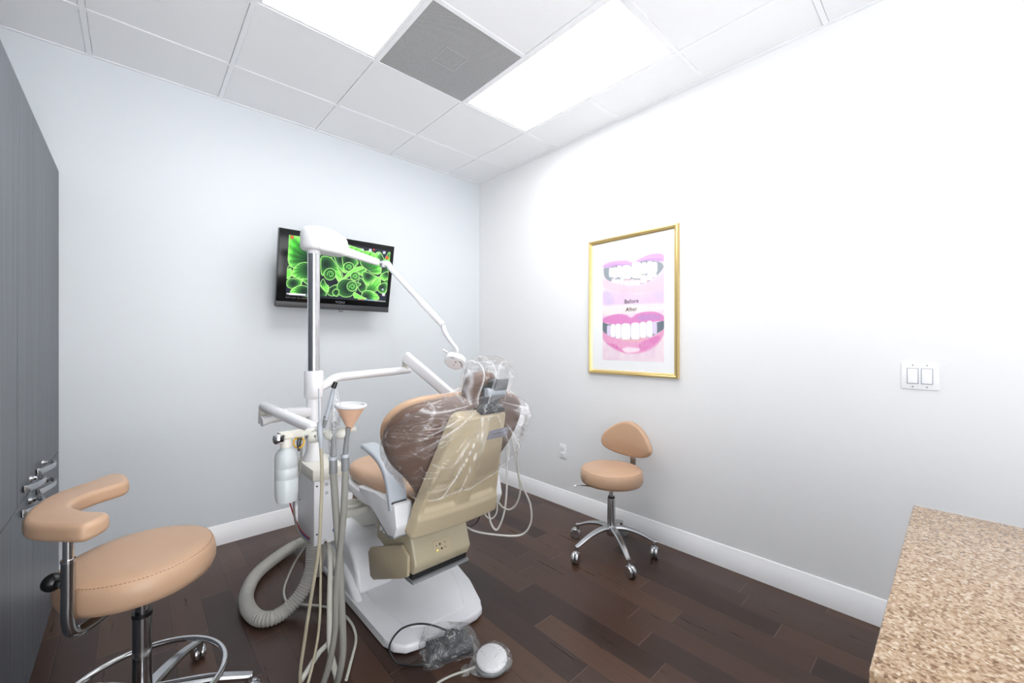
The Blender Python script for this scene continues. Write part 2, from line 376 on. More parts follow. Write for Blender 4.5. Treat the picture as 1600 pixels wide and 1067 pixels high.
def catmull(pts, sub=8, closed=False):
    out, tt = [], []; n = len(pts); N = n if closed else n - 1
    for i in range(N):
        if closed: p0, p1, p2, p3 = pts[i - 1], pts[i], pts[(i + 1) % n], pts[(i + 2) % n]
        else:
            p1, p2 = pts[i], pts[i + 1]; p0 = pts[i - 1] if i > 0 else p1 * 2 - p2; p3 = pts[i + 2] if i + 2 < n else p2 * 2 - p1
        for k in range(sub):
            t = k / sub
            out.append(.5 * ((2 * p1) + (p2 - p0) * t + (2 * p0 - 5 * p1 + 4 * p2 - p3) * t * t + (3 * p1 - p0 - 3 * p2 + p3) * t ** 3)); tt.append((i + t) / N)
    if not closed: out.append(pts[-1].copy()); tt.append(1.0)
    return out, tt

def resample(pts, step):
    d, _ = catmull(pts, 40, False); out = [d[0]]; acc = 0.0; s_ = 0.0
    for a, b_ in zip(d, d[1:]):
        L = (b_ - a).length; t_ = step - acc
        while t_ <= L: out.append(a.lerp(b_, t_ / L)); t_ += step
        acc = (acc + L) % step
    return out
def ribbed(pts, r, amp, pitch, step=.0022, seg=22):
    q_ = resample(pts, step); n_ = len(q_) - 1
    return MB().tube(q_, lambda t_: r + amp * math.sin(2 * PI * t_ * n_ * step / pitch), seg=seg, smooth=False)
def single(name, mb, m, label, cat, group=None, angle=38):
    return tag(mb.build(name, m, None, angle), label, cat, group)

def struct(name, mb, m, parent=None):
    o = mb.build(name, m, parent)
    if parent is None: o['kind'] = 'structure'
    return o

def copy_tree(o, parent=None):
    c = o.copy(); col.objects.link(c)
    if parent is not None: c.parent = parent
    for ch in [k for k in bpy.data.objects if k.parent == o]: copy_tree(ch, c)
    return c

def text_mesh(body, size, fn, name, m, parent, depth=.0004, align='CENTER'):
    cu = bpy.data.curves.new('lettering', 'FONT'); cu.body = body; cu.size = size; cu.align_x = align; cu.extrude = depth
    t = bpy.data.objects.new('lettering', cu); col.objects.link(t)
    dg = bpy.context.evaluated_depsgraph_get(); me = bpy.data.meshes.new_from_object(t.evaluated_get(dg))
    bpy.data.objects.remove(t)
    o0 = wloc(parent)
    for v in me.vertices: v.co = Vector(fn(v.co.x, v.co.y, v.co.z)) - o0
    me.materials.clear(); me.materials.append(m)
    o = bpy.data.objects.new(name, me); col.objects.link(o); o.parent = parent; return o

# ------------------------------------------------------------ the room
XW, YW, H = 2.62, 3.347, 2.98
XL, YF = -0.93, -1.35
CAB = -0.3056
struct('floor', MB().box((XL - .1, YF - .1, -.1), (XW + .1, YW + .1, 0)), M['floor'])
struct('wall_back', MB().box((XL - .1, YW, 0), (XW + .1, YW + .1, H + .15)), M['wall_blue'])
struct('wall_right', MB().box((XW, YF, 0), (XW + .1, YW, H + .15)), M['wall_white'])
struct('wall_left', MB().box((XL - .1, YF, 0), (XL, YW, H + .15)), M['wall_blue'])
# the wall behind the viewer has a wide opening, added to let the world fill in
wf = MB().box((XL - .1, YF - .1, 2.45), (XW + .1, YF, H + .15)).box((XL - .1, YF - .1, 0), (XL + .15, YF, 2.45)).box((1.15, YF - .1, 0), (XW + .1, YF, 2.45))
struct('wall_front', wf, M['wall_white'])
# ceiling: lay-in tiles slightly above the face of the grid
G = .6096; gx0, gy0 = 1.0315, 2.284          # a crossing of the grid
gxs = [gx0 + G * k for k in range(-3, 3)]; gys = [gy0 + G * k for k in range(-6, 2)]
TB = .012
troffers = [(gx0 + G, gy0 - 2 * G), (gx0 - G, gy0 - 2 * G)]
tb = MB()
for x in gxs:
    if XL < x < XW: tb.box((x - TB, YF, H - .0), (x + TB, YW, H + .012))
for y in gys:
    cuts = sorted(tx for tx, ty in troffers if abs(y - ty - G) < .01)
    xs = [XL] + [v for c in cuts for v in (c + TB, c + G - TB)] + [XW]
    if YF < y < YW:
        for i in range(0, len(xs), 2): tb.box((xs[i], y - TB, H + .0004), (xs[i + 1], y + TB, H + .0116))
tb.box((XL, YW - .02, H - .0005), (XW, YW, H + .02)); tb.box((XW - .02, YF, H - .0009), (XW, YW, H + .02))
tb.box((XL, YF, H - .0005), (XW, YF + .02, H + .02)); tb.box((XL, YF, H - .0009), (XL + .02, YW, H + .02))
struct('trim_1', tb, M['tbar'])
tiles = MB(); eps = TB + .0015
XS = [XL] + [x for x in gxs if XL < x < XW] + [XW]; YS = [YF] + [y for y in gys if YF < y < YW] + [YW]
for i in range(len(XS) - 1):
    for j in range(len(YS) - 1):
        x0, x1, y0, y1 = XS[i], XS[i + 1], YS[j], YS[j + 1]; cx, cy = (x0 + x1) / 2, (y0 + y1) / 2
        if any(tx < cx < tx + G and ty < cy < ty + 2 * G for tx, ty in troffers): continue
        if gx0 < cx < gx0 + G and gy0 - G < cy < gy0: continue
        tiles.box((x0 + eps, y0 + eps, H + .004), (x1 - eps, y1 - eps, H + .02), .0015, 1)
tiles.box((XL, YF, H + .1), (XW, YW, H + .15))
struct('ceiling', tiles, M['tile'])
tl = ['lit ceiling troffer nearest the right wall, right of the grey return grille', 'lit ceiling troffer left of the grey return grille, at the top edge']
for i, (tx, ty) in enumerate(troffers):
    t = thing('ceiling_light', (tx + G / 2, ty + G, H), tl[i], 'light', 'recessed ceiling troffers')
    f = MB(); x0, x1, y0, y1 = tx + TB + .001, tx + G - TB - .001, ty + TB + .001, ty + 2 * G - TB - .001; b = .016
    f.box((x0, y0, H + .003), (x0 + b, y1, H + .05)).box((x1 - b, y0, H + .003), (x1, y1, H + .05)).box((x0 + b, y0, H + .003), (x1 - b, y0 + b, H + .05)).box((x0 + b, y1 - b, H + .003), (x1 - b, y1, H + .05))
    f.box((x0, y0, H + .05), (x1, y1, H + .056)); f.build('light_frame', M['tbar'], t)
    MB().box((x0 + b, y0 + b, H + .035), (x1 - b, y1 - b, H + .041)).build('diffuser', M['diffuser'], t)
t = thing('return_air_grille', (gx0 + G / 2, gy0 - G / 2, H), 'grey perforated return air grille between the two lit ceiling panels', 'vent')
x0, x1, y0, y1 = gx0 + TB, gx0 + G - TB, gy0 - G + TB, gy0 - TB
MB().box((x0, y0, H + .003), (x1, y1, H + .007)).build('perforated_panel', M['grille'], t)
MB().box((x0, y0, H + .008), (x1, y1, H + .05)).build('plenum_box', M['gapdark'], t)
f = MB(); cx, cy, q = (x0 + x1) / 2 + .0, (y0 + y1) / 2, .075
for a, b_, c_, d_ in ((cx - q, cy - q, cx + q, cy - q + .006), (cx - q, cy + q - .006, cx + q, cy + q), (cx - q, cy - q, cx - q + .006, cy + q), (cx + q - .006, cy - q, cx + q, cy + q)):
    f.box((a, b_, H + .0015), (c_, d_, H + .003))
f.build('center_plate', mat('worn_grey_metal', rgb(176, 177, 178), .5, noise_amt=.1, nscale=60), t)
# baseboards with a stepped top
def baseboard(name, axis, a, b, at_):
    prof = [(0, 0), (.014, 0), (.014, .105), (.009, .112), (.009, .124), (.004, .132), (0, .132)]
    fn = (lambda p, q, t: (t, at_ - p, q)) if axis == 'x' else (lambda p, q, t: (at_ - p, t, q))
    struct(name, MB().prism(prof, fn, a, b), M['trim'])
baseboard('baseboard_back', 'x', CAB + .002, XW, YW)
baseboard('baseboard_right', 'y', YF, YW - .014, XW)

# ------------------------------------------------------------ tall cabinets on the left
t = thing('tall_cabinet', (-.62, 2.0, 0), 'tall grey woodgrain storage cabinet against the left wall, reaching the television wall', 'cabinet')
top = 2.293; y_end = YW - .003
MB().box((XL + .003, .55, .0), (CAB - .020, y_end, top - .002), .001, 1).build('carcass', M['cabinet'], t)
g = .0022; hm = .762
up1 = MB().box((CAB - .019, 2.259 + g, hm + g), (CAB, y_end, top), .001, 1).build('door', M['cabinet'], t)
up2 = MB().box((CAB - .019, 1.171 + g, hm + g), (CAB, 2.259 - g, top), .001, 1).build('door', M['cabinet'], t)
up3 = MB().box((CAB - .019, .55, hm + g), (CAB, 1.171 - g, top), .001, 1).build('door', M['cabinet'], t)
lo1 = MB().box((CAB - .019, 2.566 + g, .09), (CAB, y_end, hm - g), .001, 1).build('door', M['cabinet'], t)
lo2 = MB().box((CAB - .019, 1.785 + g, .09), (CAB, 2.566 - g, hm - g), .001, 1).build('door', M['cabinet'], t)
lo3 = MB().box((CAB - .019, .55, .09), (CAB, 1.785 - g, hm - g), .001, 1).build('door', M['cabinet'], t)
MB().box((CAB - .019, .55, 0), (CAB - .004, y_end, .088)).build('plinth', M['cabinet'], t)
def bow_handle(y0, y1, h, parent):
    m = MB(); x = CAB + .001
    pts = [(x, y1, h), (x + .030, y1 + .002, h + .002), (x + .042, (y0 + y1) / 2 + .03, h + .001), (x + .032, (y0 + y1) / 2 - .02, h), (x + .012, y0 + .008, h), (x + .001, y0, h)]
    prof = [(-1, -.32), (-.7, -.45), (.7, -.45), (1, -.32), (1, .32), (.7, .45), (-.7, .45), (-1, .32)]
    m.tube(pts, [.009, .0095, .010, .011, .012, .013], prof=prof, up=(1, .2, 0), sub=6)
    m.lathe([(.014, 0), (.013, .004), (.008, .010), (.0, .011)], (x - .001, y1, h), (1, 0, 0), 16)
    m.build('handle', M['steel'], parent)
bow_handle(2.627, 2.794, .808, up1); bow_handle(2.349, 2.501, .808, up1)
bow_handle(2.627, 2.815, .722, lo1); bow_handle(2.314, 2.481, .728, lo2)

# ------------------------------------------------------------ granite topped counter, bottom right
t = thing('counter_cabinet', (1.15, -.35, 0), 'grey base cabinet under the speckled granite counter', 'cabinet')
MB().box((.775, -.80, .10), (1.545, .045, .868), .002, 1).build('carcass', M['cabinet'], t)
MB().box((.80, -.78, 0), (1.52, .02, .099)).build('plinth', M['cabinet'], t)
MB().box((.756, -.79, .11), (.7745, -.375, .86), .0015, 1).build('door', M['cabinet'], t)
MB().box((.756, -.37, .11), (.7745, .04, .86), .0015, 1).build('door', M['cabinet'], t)
single('granite_countertop', MB().box((.735, -.82, .87), (1.568, .082, .910), .004, 2), M['granite'],
       'speckled beige and brown granite countertop in the lower right corner', 'countertop')

# ------------------------------------------------------------ wall plates
t = thing('light_switch', (XW, .115, 1.2), 'white two-gang rocker light switch plate on the right wall', 'light switch')
y0, y1, h0, h1 = .054, .177, 1.140, 1.262
MB().box((XW - .006, y0, h0), (XW, y1, h1), .004, 3).build('switch_plate', M['trim'], t)
for yc in (.0925, .1385):
    MB().box((XW - .0068, yc - .0195, 1.165), (XW - .0055, yc + .0195, 1.237)).build('switch_frame', M['greyplas'], t)
    r = Matrix.Rotation(math.radians(4), 3, 'Y')
    MB().box((XW - .0105, yc - .0165, 1.168), (XW - .0045, yc + .0165, 1.234), .0015, 2, rot=r).build('rocker', M['trim'], t)
for yc in (.0925, .1385):
    for hh in (1.152, 1.25): MB().lathe([(.003, 0), (.0025, .001), (0, .0012)], (XW - .006, yc, hh), (-1, 0, 0), 12).build('screw', M['midgrey'], t)
t = thing('power_outlet', (XW, 2.218, .45), 'white double power outlet on the right wall above the baseboard', 'outlet')
MB().box((XW - .006, 2.183, .39), (XW, 2.253, .508), .004, 3).build('outlet_plate', M['trim'], t)
for hh in (.425, .473):
    f = MB().box((XW - .0085, 2.2, hh - .017), (XW - .0045, 2.236, hh + .017), .0015, 2).build('socket', M['trim'], t)
    for a, b_, c, d in ((2.209, -.004, 2.2115, .006), (2.2245, -.004, 2.227, .006), (2.216, -.012, 2.220, -.008)): MB().box((XW - .0088, a, hh + b_), (XW - .0082, c, hh + d)).build('slot', M['gapdark'], f)

# ------------------------------------------------------------ painting onto grids (prints and screen)
def homography(src, dst):
    A = []; bb = []
    for (x, y), (u, v) in zip(src, dst):
        A.append([x, y, 1, 0, 0, 0, -u * x, -u * y]); bb.append(u); A.append([0, 0, 0, x, y, 1, -v * x, -v * y]); bb.append(v)
    h = np.linalg.solve(np.array(A, float), np.array(bb, float)); return np.append(h, 1).reshape(3, 3)
class Painter:
    """draws filled outlines and strokes in the coordinates of a picture seen at an angle"""
    def __init__(s, nx, ny, quad, bg):
        s.nx, s.ny = nx, ny; S, T = np.meshgrid(np.linspace(0, 1, nx), np.linspace(0, 1, ny)); s.S, s.T = S, T
        Hm = homography([(0, 1), (1, 1), (1, 0), (0, 0)], quad)  # corners TL TR BR BL
        W = Hm[2, 0] * S + Hm[2, 1] * T + Hm[2, 2]
        s.x = (Hm[0, 0] * S + Hm[0, 1] * T + Hm[0, 2]) / W; s.y = (Hm[1, 0] * S + Hm[1, 1] * T + Hm[1, 2]) / W
        s.c = np.zeros((ny, nx, 3)); s.c[:] = bg; s.rs = np.random.RandomState(4)
    def noise(s, fx, fy, seed):
        r = np.random.RandomState(seed); g = r.rand(fy + 2, fx + 2); a = s.S * fx; b = s.T * fy
        i = a.astype(int); j = b.astype(int); fa, fb = a - i, b - j; fa = fa * fa * (3 - 2 * fa); fb = fb * fb * (3 - 2 * fb)
        return (g[j, i] * (1 - fa) + g[j, i + 1] * fa) * (1 - fb) + (g[j + 1, i] * (1 - fa) + g[j + 1, i + 1] * fa) * fb
    def spl(s, pts, closed=True, sub=10): return np.array([(p.x, p.y) for p in catmull([Vector((a, b, 0)) for a, b in pts], sub, closed)[0]])
    def dist(s, pl, closed):
        d = np.full(s.x.shape, 1e9); n = len(pl)
        for i in range(n if closed else n - 1):
            a, b = pl[i], pl[(i + 1) % n]; v = b - a; L = max((v ** 2).sum(), 1e-9)
            t = np.clip(((s.x - a[0]) * v[0] + (s.y - a[1]) * v[1]) / L, 0, 1)
            d = np.minimum(d, (s.x - a[0] - t * v[0]) ** 2 + (s.y - a[1] - t * v[1]) ** 2)
        return np.sqrt(d)
    def inside(s, pl):
        r = np.zeros(s.x.shape, bool); n = len(pl)
        for i in range(n):
            a, b = pl[i], pl[(i + 1) % n]
            if a[1] == b[1]: continue
            k = ((a[1] > s.y) != (b[1] > s.y)) & (s.x < (b[0] - a[0]) * (s.y - a[1]) / (b[1] - a[1]) + a[0]); r ^= k
        return r
    def blend(s, a, c):
        s.c = s.c * (1 - a[..., None]) + np.array(c) * a[..., None] if np.ndim(c) < 2 else s.c * (1 - a[..., None]) + c * a[..., None]
    def fill(s, pts, c, soft=1, alpha=1, smooth=True):
        pl = s.spl(pts) if smooth else np.array(pts, float); sd = s.dist(pl, True) * np.where(s.inside(pl), 1, -1)
        s.blend(np.clip(sd / soft + .5, 0, 1) * alpha, c); return sd
    def stroke(s, pts, wd, c, soft=1, alpha=1, closed=False, smooth=True):
        pl = s.spl(pts, closed) if smooth and len(pts) > 2 else np.array(pts, float)
        s.blend(np.clip((wd - s.dist(pl, closed)) / soft + .5, 0, 1) * alpha, c)
    def mesh(s, name, m, parent, fn):
        nx, ny = s.nx, s.ny; o0 = np.array(wloc(parent)); 
        co = np.array([np.array(fn(float(a), float(b))) for a, b in ((0, 0), (1, 0), (0, 1))])
        pts = co[0] + s.S[..., None] * (co[1] - co[0]) + s.T[..., None] * (co[2] - co[0]) - o0
        idx = np.arange(nx * ny).reshape(ny, nx); f = np.stack([idx[:-1, :-1], idx[:-1, 1:], idx[1:, 1:], idx[1:, :-1]], -1).reshape(-1, 4)
        me = bpy.data.meshes.new(name); me.vertices.add(nx * ny); me.vertices.foreach_set('co', pts.reshape(-1).astype(np.float32))
        nf = len(f); me.loops.add(nf * 4); me.polygons.add(nf); me.loops.foreach_set('vertex_index', f.reshape(-1).astype(np.int32))
        me.polygons.foreach_set('loop_start', (np.arange(nf) * 4).astype(np.int32)); me.polygons.foreach_set('loop_total', np.full(nf, 4, np.int32))
        me.update(); ca = me.color_attributes.new('print', 'FLOAT_COLOR', 'POINT')
        c = np.clip(s.c, 0, 255) / 255; l = np.where(c <= .04045, c / 12.92, ((c + .055) / 1.055) ** 2.4)
        ca.data.foreach_set('color', np.concatenate([l, np.ones((ny, nx, 1))], -1).reshape(-1).astype(np.float32))
        me.materials.append(m); o = bpy.data.objects.new(name, me); col.objects.link(o); o.parent = parent; return o

# ------------------------------------------------------------ framed before / after print
t = thing('framed_picture', (XW, 1.585, 1.116), 'gold framed dental print of two smiles marked Before and After, on the right wall', 'picture')
py0, py1, ph0, ph1 = 1.229, 1.944, 1.116, 2.131
prof = [(0, 0), (0, .018), (.004, .024), (.012, .026), (.017, .022), (.021, .022), (.026, .016), (.030, .012), (.030, 0)]
fr = MB(); cor = [(py0, ph0), (py1, ph0), (py1, ph1), (py0, ph1)]; sg = [(1, 1), (-1, 1), (-1, -1), (1, -1)]
V = [[fr.bm.verts.new((XW - .001 - d, y + sy * a, h + sh * a)) for a, d in prof] for (y, h), (sy, sh) in zip(cor, sg)]
for k in range(4):
    A, B = V[k], V[(k + 1) % 4]
    for i in range(len(prof)): j = (i + 1) % len(prof); fr.bm.faces.new((A[i], A[j], B[j], B[i]))
fr.build('picture_frame', M['gold'], t, 20)
MB().box((XW - .010, py0 + .027, ph0 + .027), (XW - .002, py1 - .027, ph1 - .027)).build('mat_board', M['mat_board'], t)
def pw(cx, cy): return (930 + cx * .1125, 370 + cy * .1125)
def pw2(cx, cy): return (930 + cx * .1125, 460 + cy * .1125)
quad = [(941.3, 399.5), (1037.0, 381.6), (1038.2, 566.0), (942.0, 562.3)]
pa = Painter(230, 400, quad, (244, 226, 232))
n1 = pa.noise(5, 8, 1); n2 = pa.noise(12, 20, 2); n3 = pa.noise(60, 12, 3)
base = np.stack([244 - 10 * n1 + 6 * n2, 224 - 18 * n1 + 12 * n2, 234 - 6 * n1 + 5 * n2], -1); pa.c = base
def blob(fn, pts, c, soft, al): pa.fill([fn(*p) for p in pts], c, soft, al)
blob(pw, [(100, 780), (300, 760), (600, 780), (950, 740), (950, 930), (500, 940), (100, 960)], (232, 205, 232), 7, .8)
blob(pw, [(120, 250), (500, 210), (950, 110), (950, 210), (560, 270), (120, 330)], (250, 232, 228), 4, .8)
blob(pw, [(100, 960), (500, 940), (950, 920), (950, 1010), (500, 1060), (100, 1080)], (248, 236, 234), 3, .8)
blob(pw, [(740, 640), (950, 560), (950, 900), (800, 800)], (222, 204, 236), 7, .7)
blob(pw, [(110, 760), (200, 760), (260, 900), (180, 950), (110, 880)], (212, 196, 230), 6, .7)
# upper mouth
blob(pw, [(105, 400), (220, 345), (420, 330), (520, 355), (640, 290), (760, 240), (890, 230), (955, 270), (950, 340), (800, 320), (640, 360), (520, 400), (400, 400), (240, 420), (120, 430)], (214, 172, 220), 2.2, 1)
blob(pw, [(130, 410), (300, 375), (520, 385), (700, 310), (900, 300), (900, 335), (700, 350), (520, 410), (300, 410)], (196, 150, 208), 2.5, .7)
blob(pw, [(105, 590), (300, 640), (520, 680), (720, 640), (880, 560), (955, 430), (955, 700), (760, 760), (500, 780), (250, 750), (110, 690)], (246, 206, 220), 3, .85)
mouth1 = [(118, 440), (180, 425), (300, 400), (420, 400), (520, 385), (640, 340), (780, 330), (900, 350), (945, 400), (930, 450), (860, 530), (740, 620), (600, 660), (450, 660), (290, 640), (170, 600), (125, 540)]
blob(pw, mouth1, (150, 158, 166), 1.0, 1)
blob(pw, [(300, 600), (450, 590), (620, 590), (700, 560), (740, 610), (600, 655), (450, 660), (310, 640)], (240, 190, 204), .8, 1)
def tooth(fn, x0, x1, y0, y1, c=(250, 250, 253), al=1):
    pts = [(x0, y0 + .2 * (y1 - y0)), (x0 + .2 * (x1 - x0), y0), (x1 - .2 * (x1 - x0), y0), (x1, y0 + .2 * (y1 - y0)), (x1 - .02 * (x1 - x0), y1 - .1 * (y1 - y0)), ((x0 + x1) / 2, y1), (x0 + .02 * (x1 - x0), y1 - .1 * (y1 - y0))]
    pa.fill([fn(*p) for p in pts], (206, 196, 216), 1.0, al)
    pa.fill([fn(x0 + (x - x0) * .92 + .04 * (x1 - x0), y) for x, y in pts], c, .8, al)
for a in ((225, 285, 585, 640), (285, 340, 590, 650), (345, 395, 565, 660), (395, 490, 608, 668), (490, 540, 590, 672), (540, 625, 600, 668), (625, 715, 530, 640), (715, 800, 510, 600), (790, 850, 500, 560)): tooth(pw, *a, c=(238, 234, 244))
for a in ((190, 240, 430, 560), (235, 305, 425, 575), (300, 370, 402, 560), (368, 500, 398, 582), (500, 645, 355, 575), (640, 715, 355, 515), (715, 800, 340, 520), (790, 860, 350, 495)):
    tooth(pw, *a, c=(252, 252, 254) if 290 < a[0] < 650 else (236, 228, 246))
# lower mouth
blob(pw2, [(105, 340), (180, 300), (320, 270), (430, 285), (500, 320), (580, 270), (700, 240), (850, 245), (955, 300), (955, 370), (880, 370), (720, 390), (600, 400), (480, 440), (350, 420), (240, 420), (180, 400), (110, 390)], (224, 142, 200), 1.6, 1)
blob(pw2, [(600, 300), (750, 270), (900, 290), (900, 340), (750, 350), (620, 370)], (200, 150, 206), 2.5, .8)
blob(pw2, [(105, 510), (200, 570), (320, 610), (480, 640), (640, 640), (760, 600), (880, 540), (955, 480), (950, 560), (880, 680), (760, 770), (620, 815), (440, 820), (290, 770), (160, 680), (108, 600)], (238, 168, 208), 2.2, 1)
blob(pw2, [(600, 700), (740, 620), (880, 570), (900, 620), (800, 720), (700, 770), (620, 780)], (222, 120, 188), 3, .6)
blob(pw2, [(380, 760), (440, 730), (520, 735), (620, 750), (600, 790), (480, 810), (410, 800)], (252, 238, 246), 2.5, .9)
blob(pw2, [(170, 680), (280, 690), (330, 740), (420, 810), (330, 770), (240, 730)], (226, 120, 186), 1.2, .8)
for k in range(34):
    x = 200 + 18 * k; pa.stroke([pw2(x, 660 + 20 * math.sin(k)), pw2(x + 12 * math.sin(k * 2.1), 740 + 25 * math.cos(k * 1.7))], .35, (250, 222, 236), .6, .35)
blob(pw2, [(105, 395), (160, 405), (240, 420), (500, 440), (800, 400), (955, 370), (955, 470), (880, 530), (760, 590), (620, 630), (450, 630), (300, 600), (180, 560), (108, 500)], (112, 124, 134), 1.0, 1)
blob(pw2, [(330, 600), (480, 610), (700, 580), (720, 610), (600, 660), (450, 660), (330, 630)], (238, 186, 200), .8, 1)
for a in ((165, 215, 430, 570), (212, 285, 415, 590), (280, 362, 410, 610), (360, 495, 405, 625), (495, 625, 395, 622), (620, 715, 385, 600), (712, 800, 370, 590), (800, 860, 385, 550)):
    tooth(pw2, *a, c=(252, 253, 253) if 200 < a[0] < 720 else (226, 214, 240))
pa.c *= (1 + .02 * (n3 - .5))[..., None]
def pfn(s_, t_): # s along the picture left to right (Y decreasing), t upward
    L, R = P(941.6, 480, X=XW - .0105).y, P(1037.6, 480, X=XW - .0105).y
    b_, a_ = P(942, 562.3, X=XW - .0105).z, P(941.3, 399.5, X=XW - .0105).z
    return (XW - .0105, L + (R - L) * s_, b_ + (a_ - b_) * t_)
pa.mesh('print', paint_mat('printed_smiles_poster'), t, pfn)
for word, (u, v), sz in (('Before', (986.5, 473.6), .043), ('After', (986.5, 486.2), .043)):
    c = P(u, v, X=XW - .011)
    text_mesh(word, sz, lambda x, y, z, c=c: (XW - .0112 - abs(z), c.y - x, c.z + y), 'lettering', M['ink'], t)

# ------------------------------------------------------------ television
t = thing('television', (1.12, 3.12, 1.60), 'flat screen television showing green lilies, tilted forward on the back wall', 'television')
TC = Vector((1.12, 3.115, 1.86)); th = math.radians(12); U = Vector((1, 0, 0)); Vv = Vector((0, -math.sin(th), math.cos(th))); Nn = Vector((0, -math.cos(th), -math.sin(th)))
def tv(a, b, d): return TC + U * a + Vv * b + Nn * d
hw, hh2 = .4105, .2655
MB().prism([(-hw, -hh2 + .042), (hw, -hh2 + .042), (hw, hh2), (-hw, hh2)], tv, -.035, .012, .004, 2).build('screen_bezel', M['gloss_black'], t)
MB().prism([(-hw, -hh2), (hw, -hh2), (hw, -hh2 + .041), (-hw, -hh2 + .041)], tv, -.035, .013, .004, 2).build('lower_bezel', M['darkgrey'], t)
MB().prism([(-.3, -.2), (.3, -.2), (.3, .2), (-.3, .2)], tv, -.075, -.036, .02, 2).build('back_housing', M['black'], t)
mb = MB().box((1.04, YW - .02, 1.72), (1.20, YW - .002, 2.0), .003, 1); mb.tube([(1.12, YW - .02, 1.86), (1.12, 3.22, 1.87), tv(0, 0, -.07)], .02, smooth=False); mb.build('wall_bracket', M['black'], t)
lp = [tv(.04 + .012 * math.sin(a), -hh2 - .006 + .012 * math.cos(a), -.02) for a in [2 * PI * k / 14 for k in range(14)]]
MB().tube(lp, .0025, seg=8, closed=True, sub=2).build('cable_loop', M['black'], t)
def tq(cx, cy): return (cx, cy)
q = [(155, 165), (1248, 328), (1205, 885), (130, 822)]
tp = Painter(420, 240, q, (12, 18, 34))
n1 = tp.noise(9, 6, 5); tp.c = np.stack([10 + 10 * n1, 16 + 18 * n1, 34 + 22 * n1], -1)
GB, GM, GD = (150, 255, 120), (66, 205, 62), (14, 70, 28)
def petal(pts, c=None, dark=None, rim=True, veins=6, inner=None):
    """pts outline; dark = point and radius of the shaded throat"""
    pl = tp.spl(pts); sd = tp.dist(pl, True) * np.where(tp.inside(pl), 1, -1); al = np.clip(sd / 5 + .5, 0, 1)
    fall = np.clip(sd / 70, 0, 1)[..., None]
    colr = np.array((150, 252, 110)) * (1 - fall) + np.array((62, 186, 48)) * fall
    if dark:
        d = np.sqrt((tp.x - dark[0]) ** 2 + (tp.y - dark[1]) ** 2); k = np.clip(1.15 - d / (dark[2] * 1.1), 0, 1)[..., None] ** .7
        colr = colr * (1 - k) + np.array((8, 40, 28)) * k
        ang = np.arctan2(tp.y - dark[1], tp.x - dark[0]); colr = colr * (1 + .16 * np.sin(ang * veins * 4)[..., None])
    tp.blend(al, colr)
    if rim: tp.stroke(pts, 3.5, (186, 255, 140), 4, .9, True)
def swirl(cx, cy, r, k=1.0):
    petal([(cx + r * math.cos(a) * k, cy + r * math.sin(a)) for a in [2 * PI * i / 9 for i in range(9)]], dark=(cx + r * .1, cy - r * .1, r * 1.25))
    for f, w_ in ((.55, 4), (.28, 3)):
        tp.stroke([(cx + r * .1 + r * f * math.cos(a + f * 5) * (1 - .05 * a), cy + r * f * math.sin(a + f * 5) * (1 - .05 * a)) for a in [.55 * i for i in range(11)]], w_, (140, 245, 110), 4, .95)
for pp, dk in (([(430, 350), (560, 340), (640, 380), (560, 430), (470, 420)], (560, 400, 120)), ([(640, 300), (700, 290), (760, 320), (720, 400), (650, 380)], (700, 350, 80)),
               ([(860, 420), (930, 440), (990, 520), (960, 600), (900, 560)], (900, 470, 90)), ([(640, 520), (720, 560), (740, 620), (690, 660)], (690, 600, 90)),
               ([(930, 620), (990, 700), (980, 780), (920, 760), (900, 690)], (930, 700, 90)), ([(1080, 640), (1200, 600), (1225, 680), (1150, 720)], (1150, 650, 80)),
               ([(1040, 400), (1120, 440), (1230, 450), (1220, 560), (1130, 560)], (1150, 500, 110)), ([(590, 740), (680, 700), (700, 780), (640, 820), (580, 800)], (640, 760, 90)),
               ([(160, 500), (220, 520), (190, 600), (140, 570)], (180, 550, 60)), ([(440, 700), (540, 740), (560, 820), (450, 820)], (500, 780, 90))):
    petal(pp, dark=dk, rim=True)
petal([(150, 170), (240, 175), (310, 200), (350, 260), (385, 360), (395, 470), (330, 500), (220, 520), (160, 480), (140, 330)], dark=(400, 440, 190), veins=5)
petal([(340, 215), (420, 240), (420, 380), (385, 330)], dark=(420, 380, 120))
petal([(190, 600), (220, 520), (280, 470), (360, 465), (440, 520), (450, 620), (360, 650), (250, 630)], dark=(400, 530, 150), veins=7)
petal([(130, 560), (180, 530), (190, 600), (150, 640), (130, 620)])
petal([(135, 680), (170, 640), (240, 640), (300, 650), (290, 710), (240, 745), (160, 735)], dark=(210, 690, 70))
petal([(300, 640), (420, 660), (430, 740), (360, 700)], dark=(420, 660, 90))
petal([(180, 780), (230, 730), (310, 710), (400, 750), (430, 830), (240, 815)], dark=(330, 770, 90))
petal([(510, 400), (590, 400), (640, 440), (690, 520), (730, 620), (700, 660), (650, 600), (600, 540), (520, 600), (500, 500)], dark=(560, 480, 110))
petal([(640, 370), (740, 380), (750, 480), (780, 560), (740, 560), (680, 480)], dark=(720, 420, 90))
petal([(730, 380), (800, 385), (900, 450), (860, 510), (800, 560), (750, 510)], dark=(790, 430, 100))
swirl(800, 505, 50, 1.1)
petal([(740, 640), (800, 560), (880, 510), (960, 500), (960, 520), (870, 560), (800, 610)])
swirl(868, 605, 46)
swirl(600, 585, 64)
petal([(690, 680), (740, 640), (820, 640), (890, 670), (935, 690), (900, 720), (880, 770), (830, 820), (760, 830), (700, 800), (680, 740)], dark=(800, 730, 150), veins=7)
swirl(838, 715, 52)
petal([(920, 370), (990, 330), (1070, 350), (1120, 420), (1150, 490), (1140, 570), (1070, 575), (980, 520), (930, 470)], dark=(930, 560, 150), veins=6)
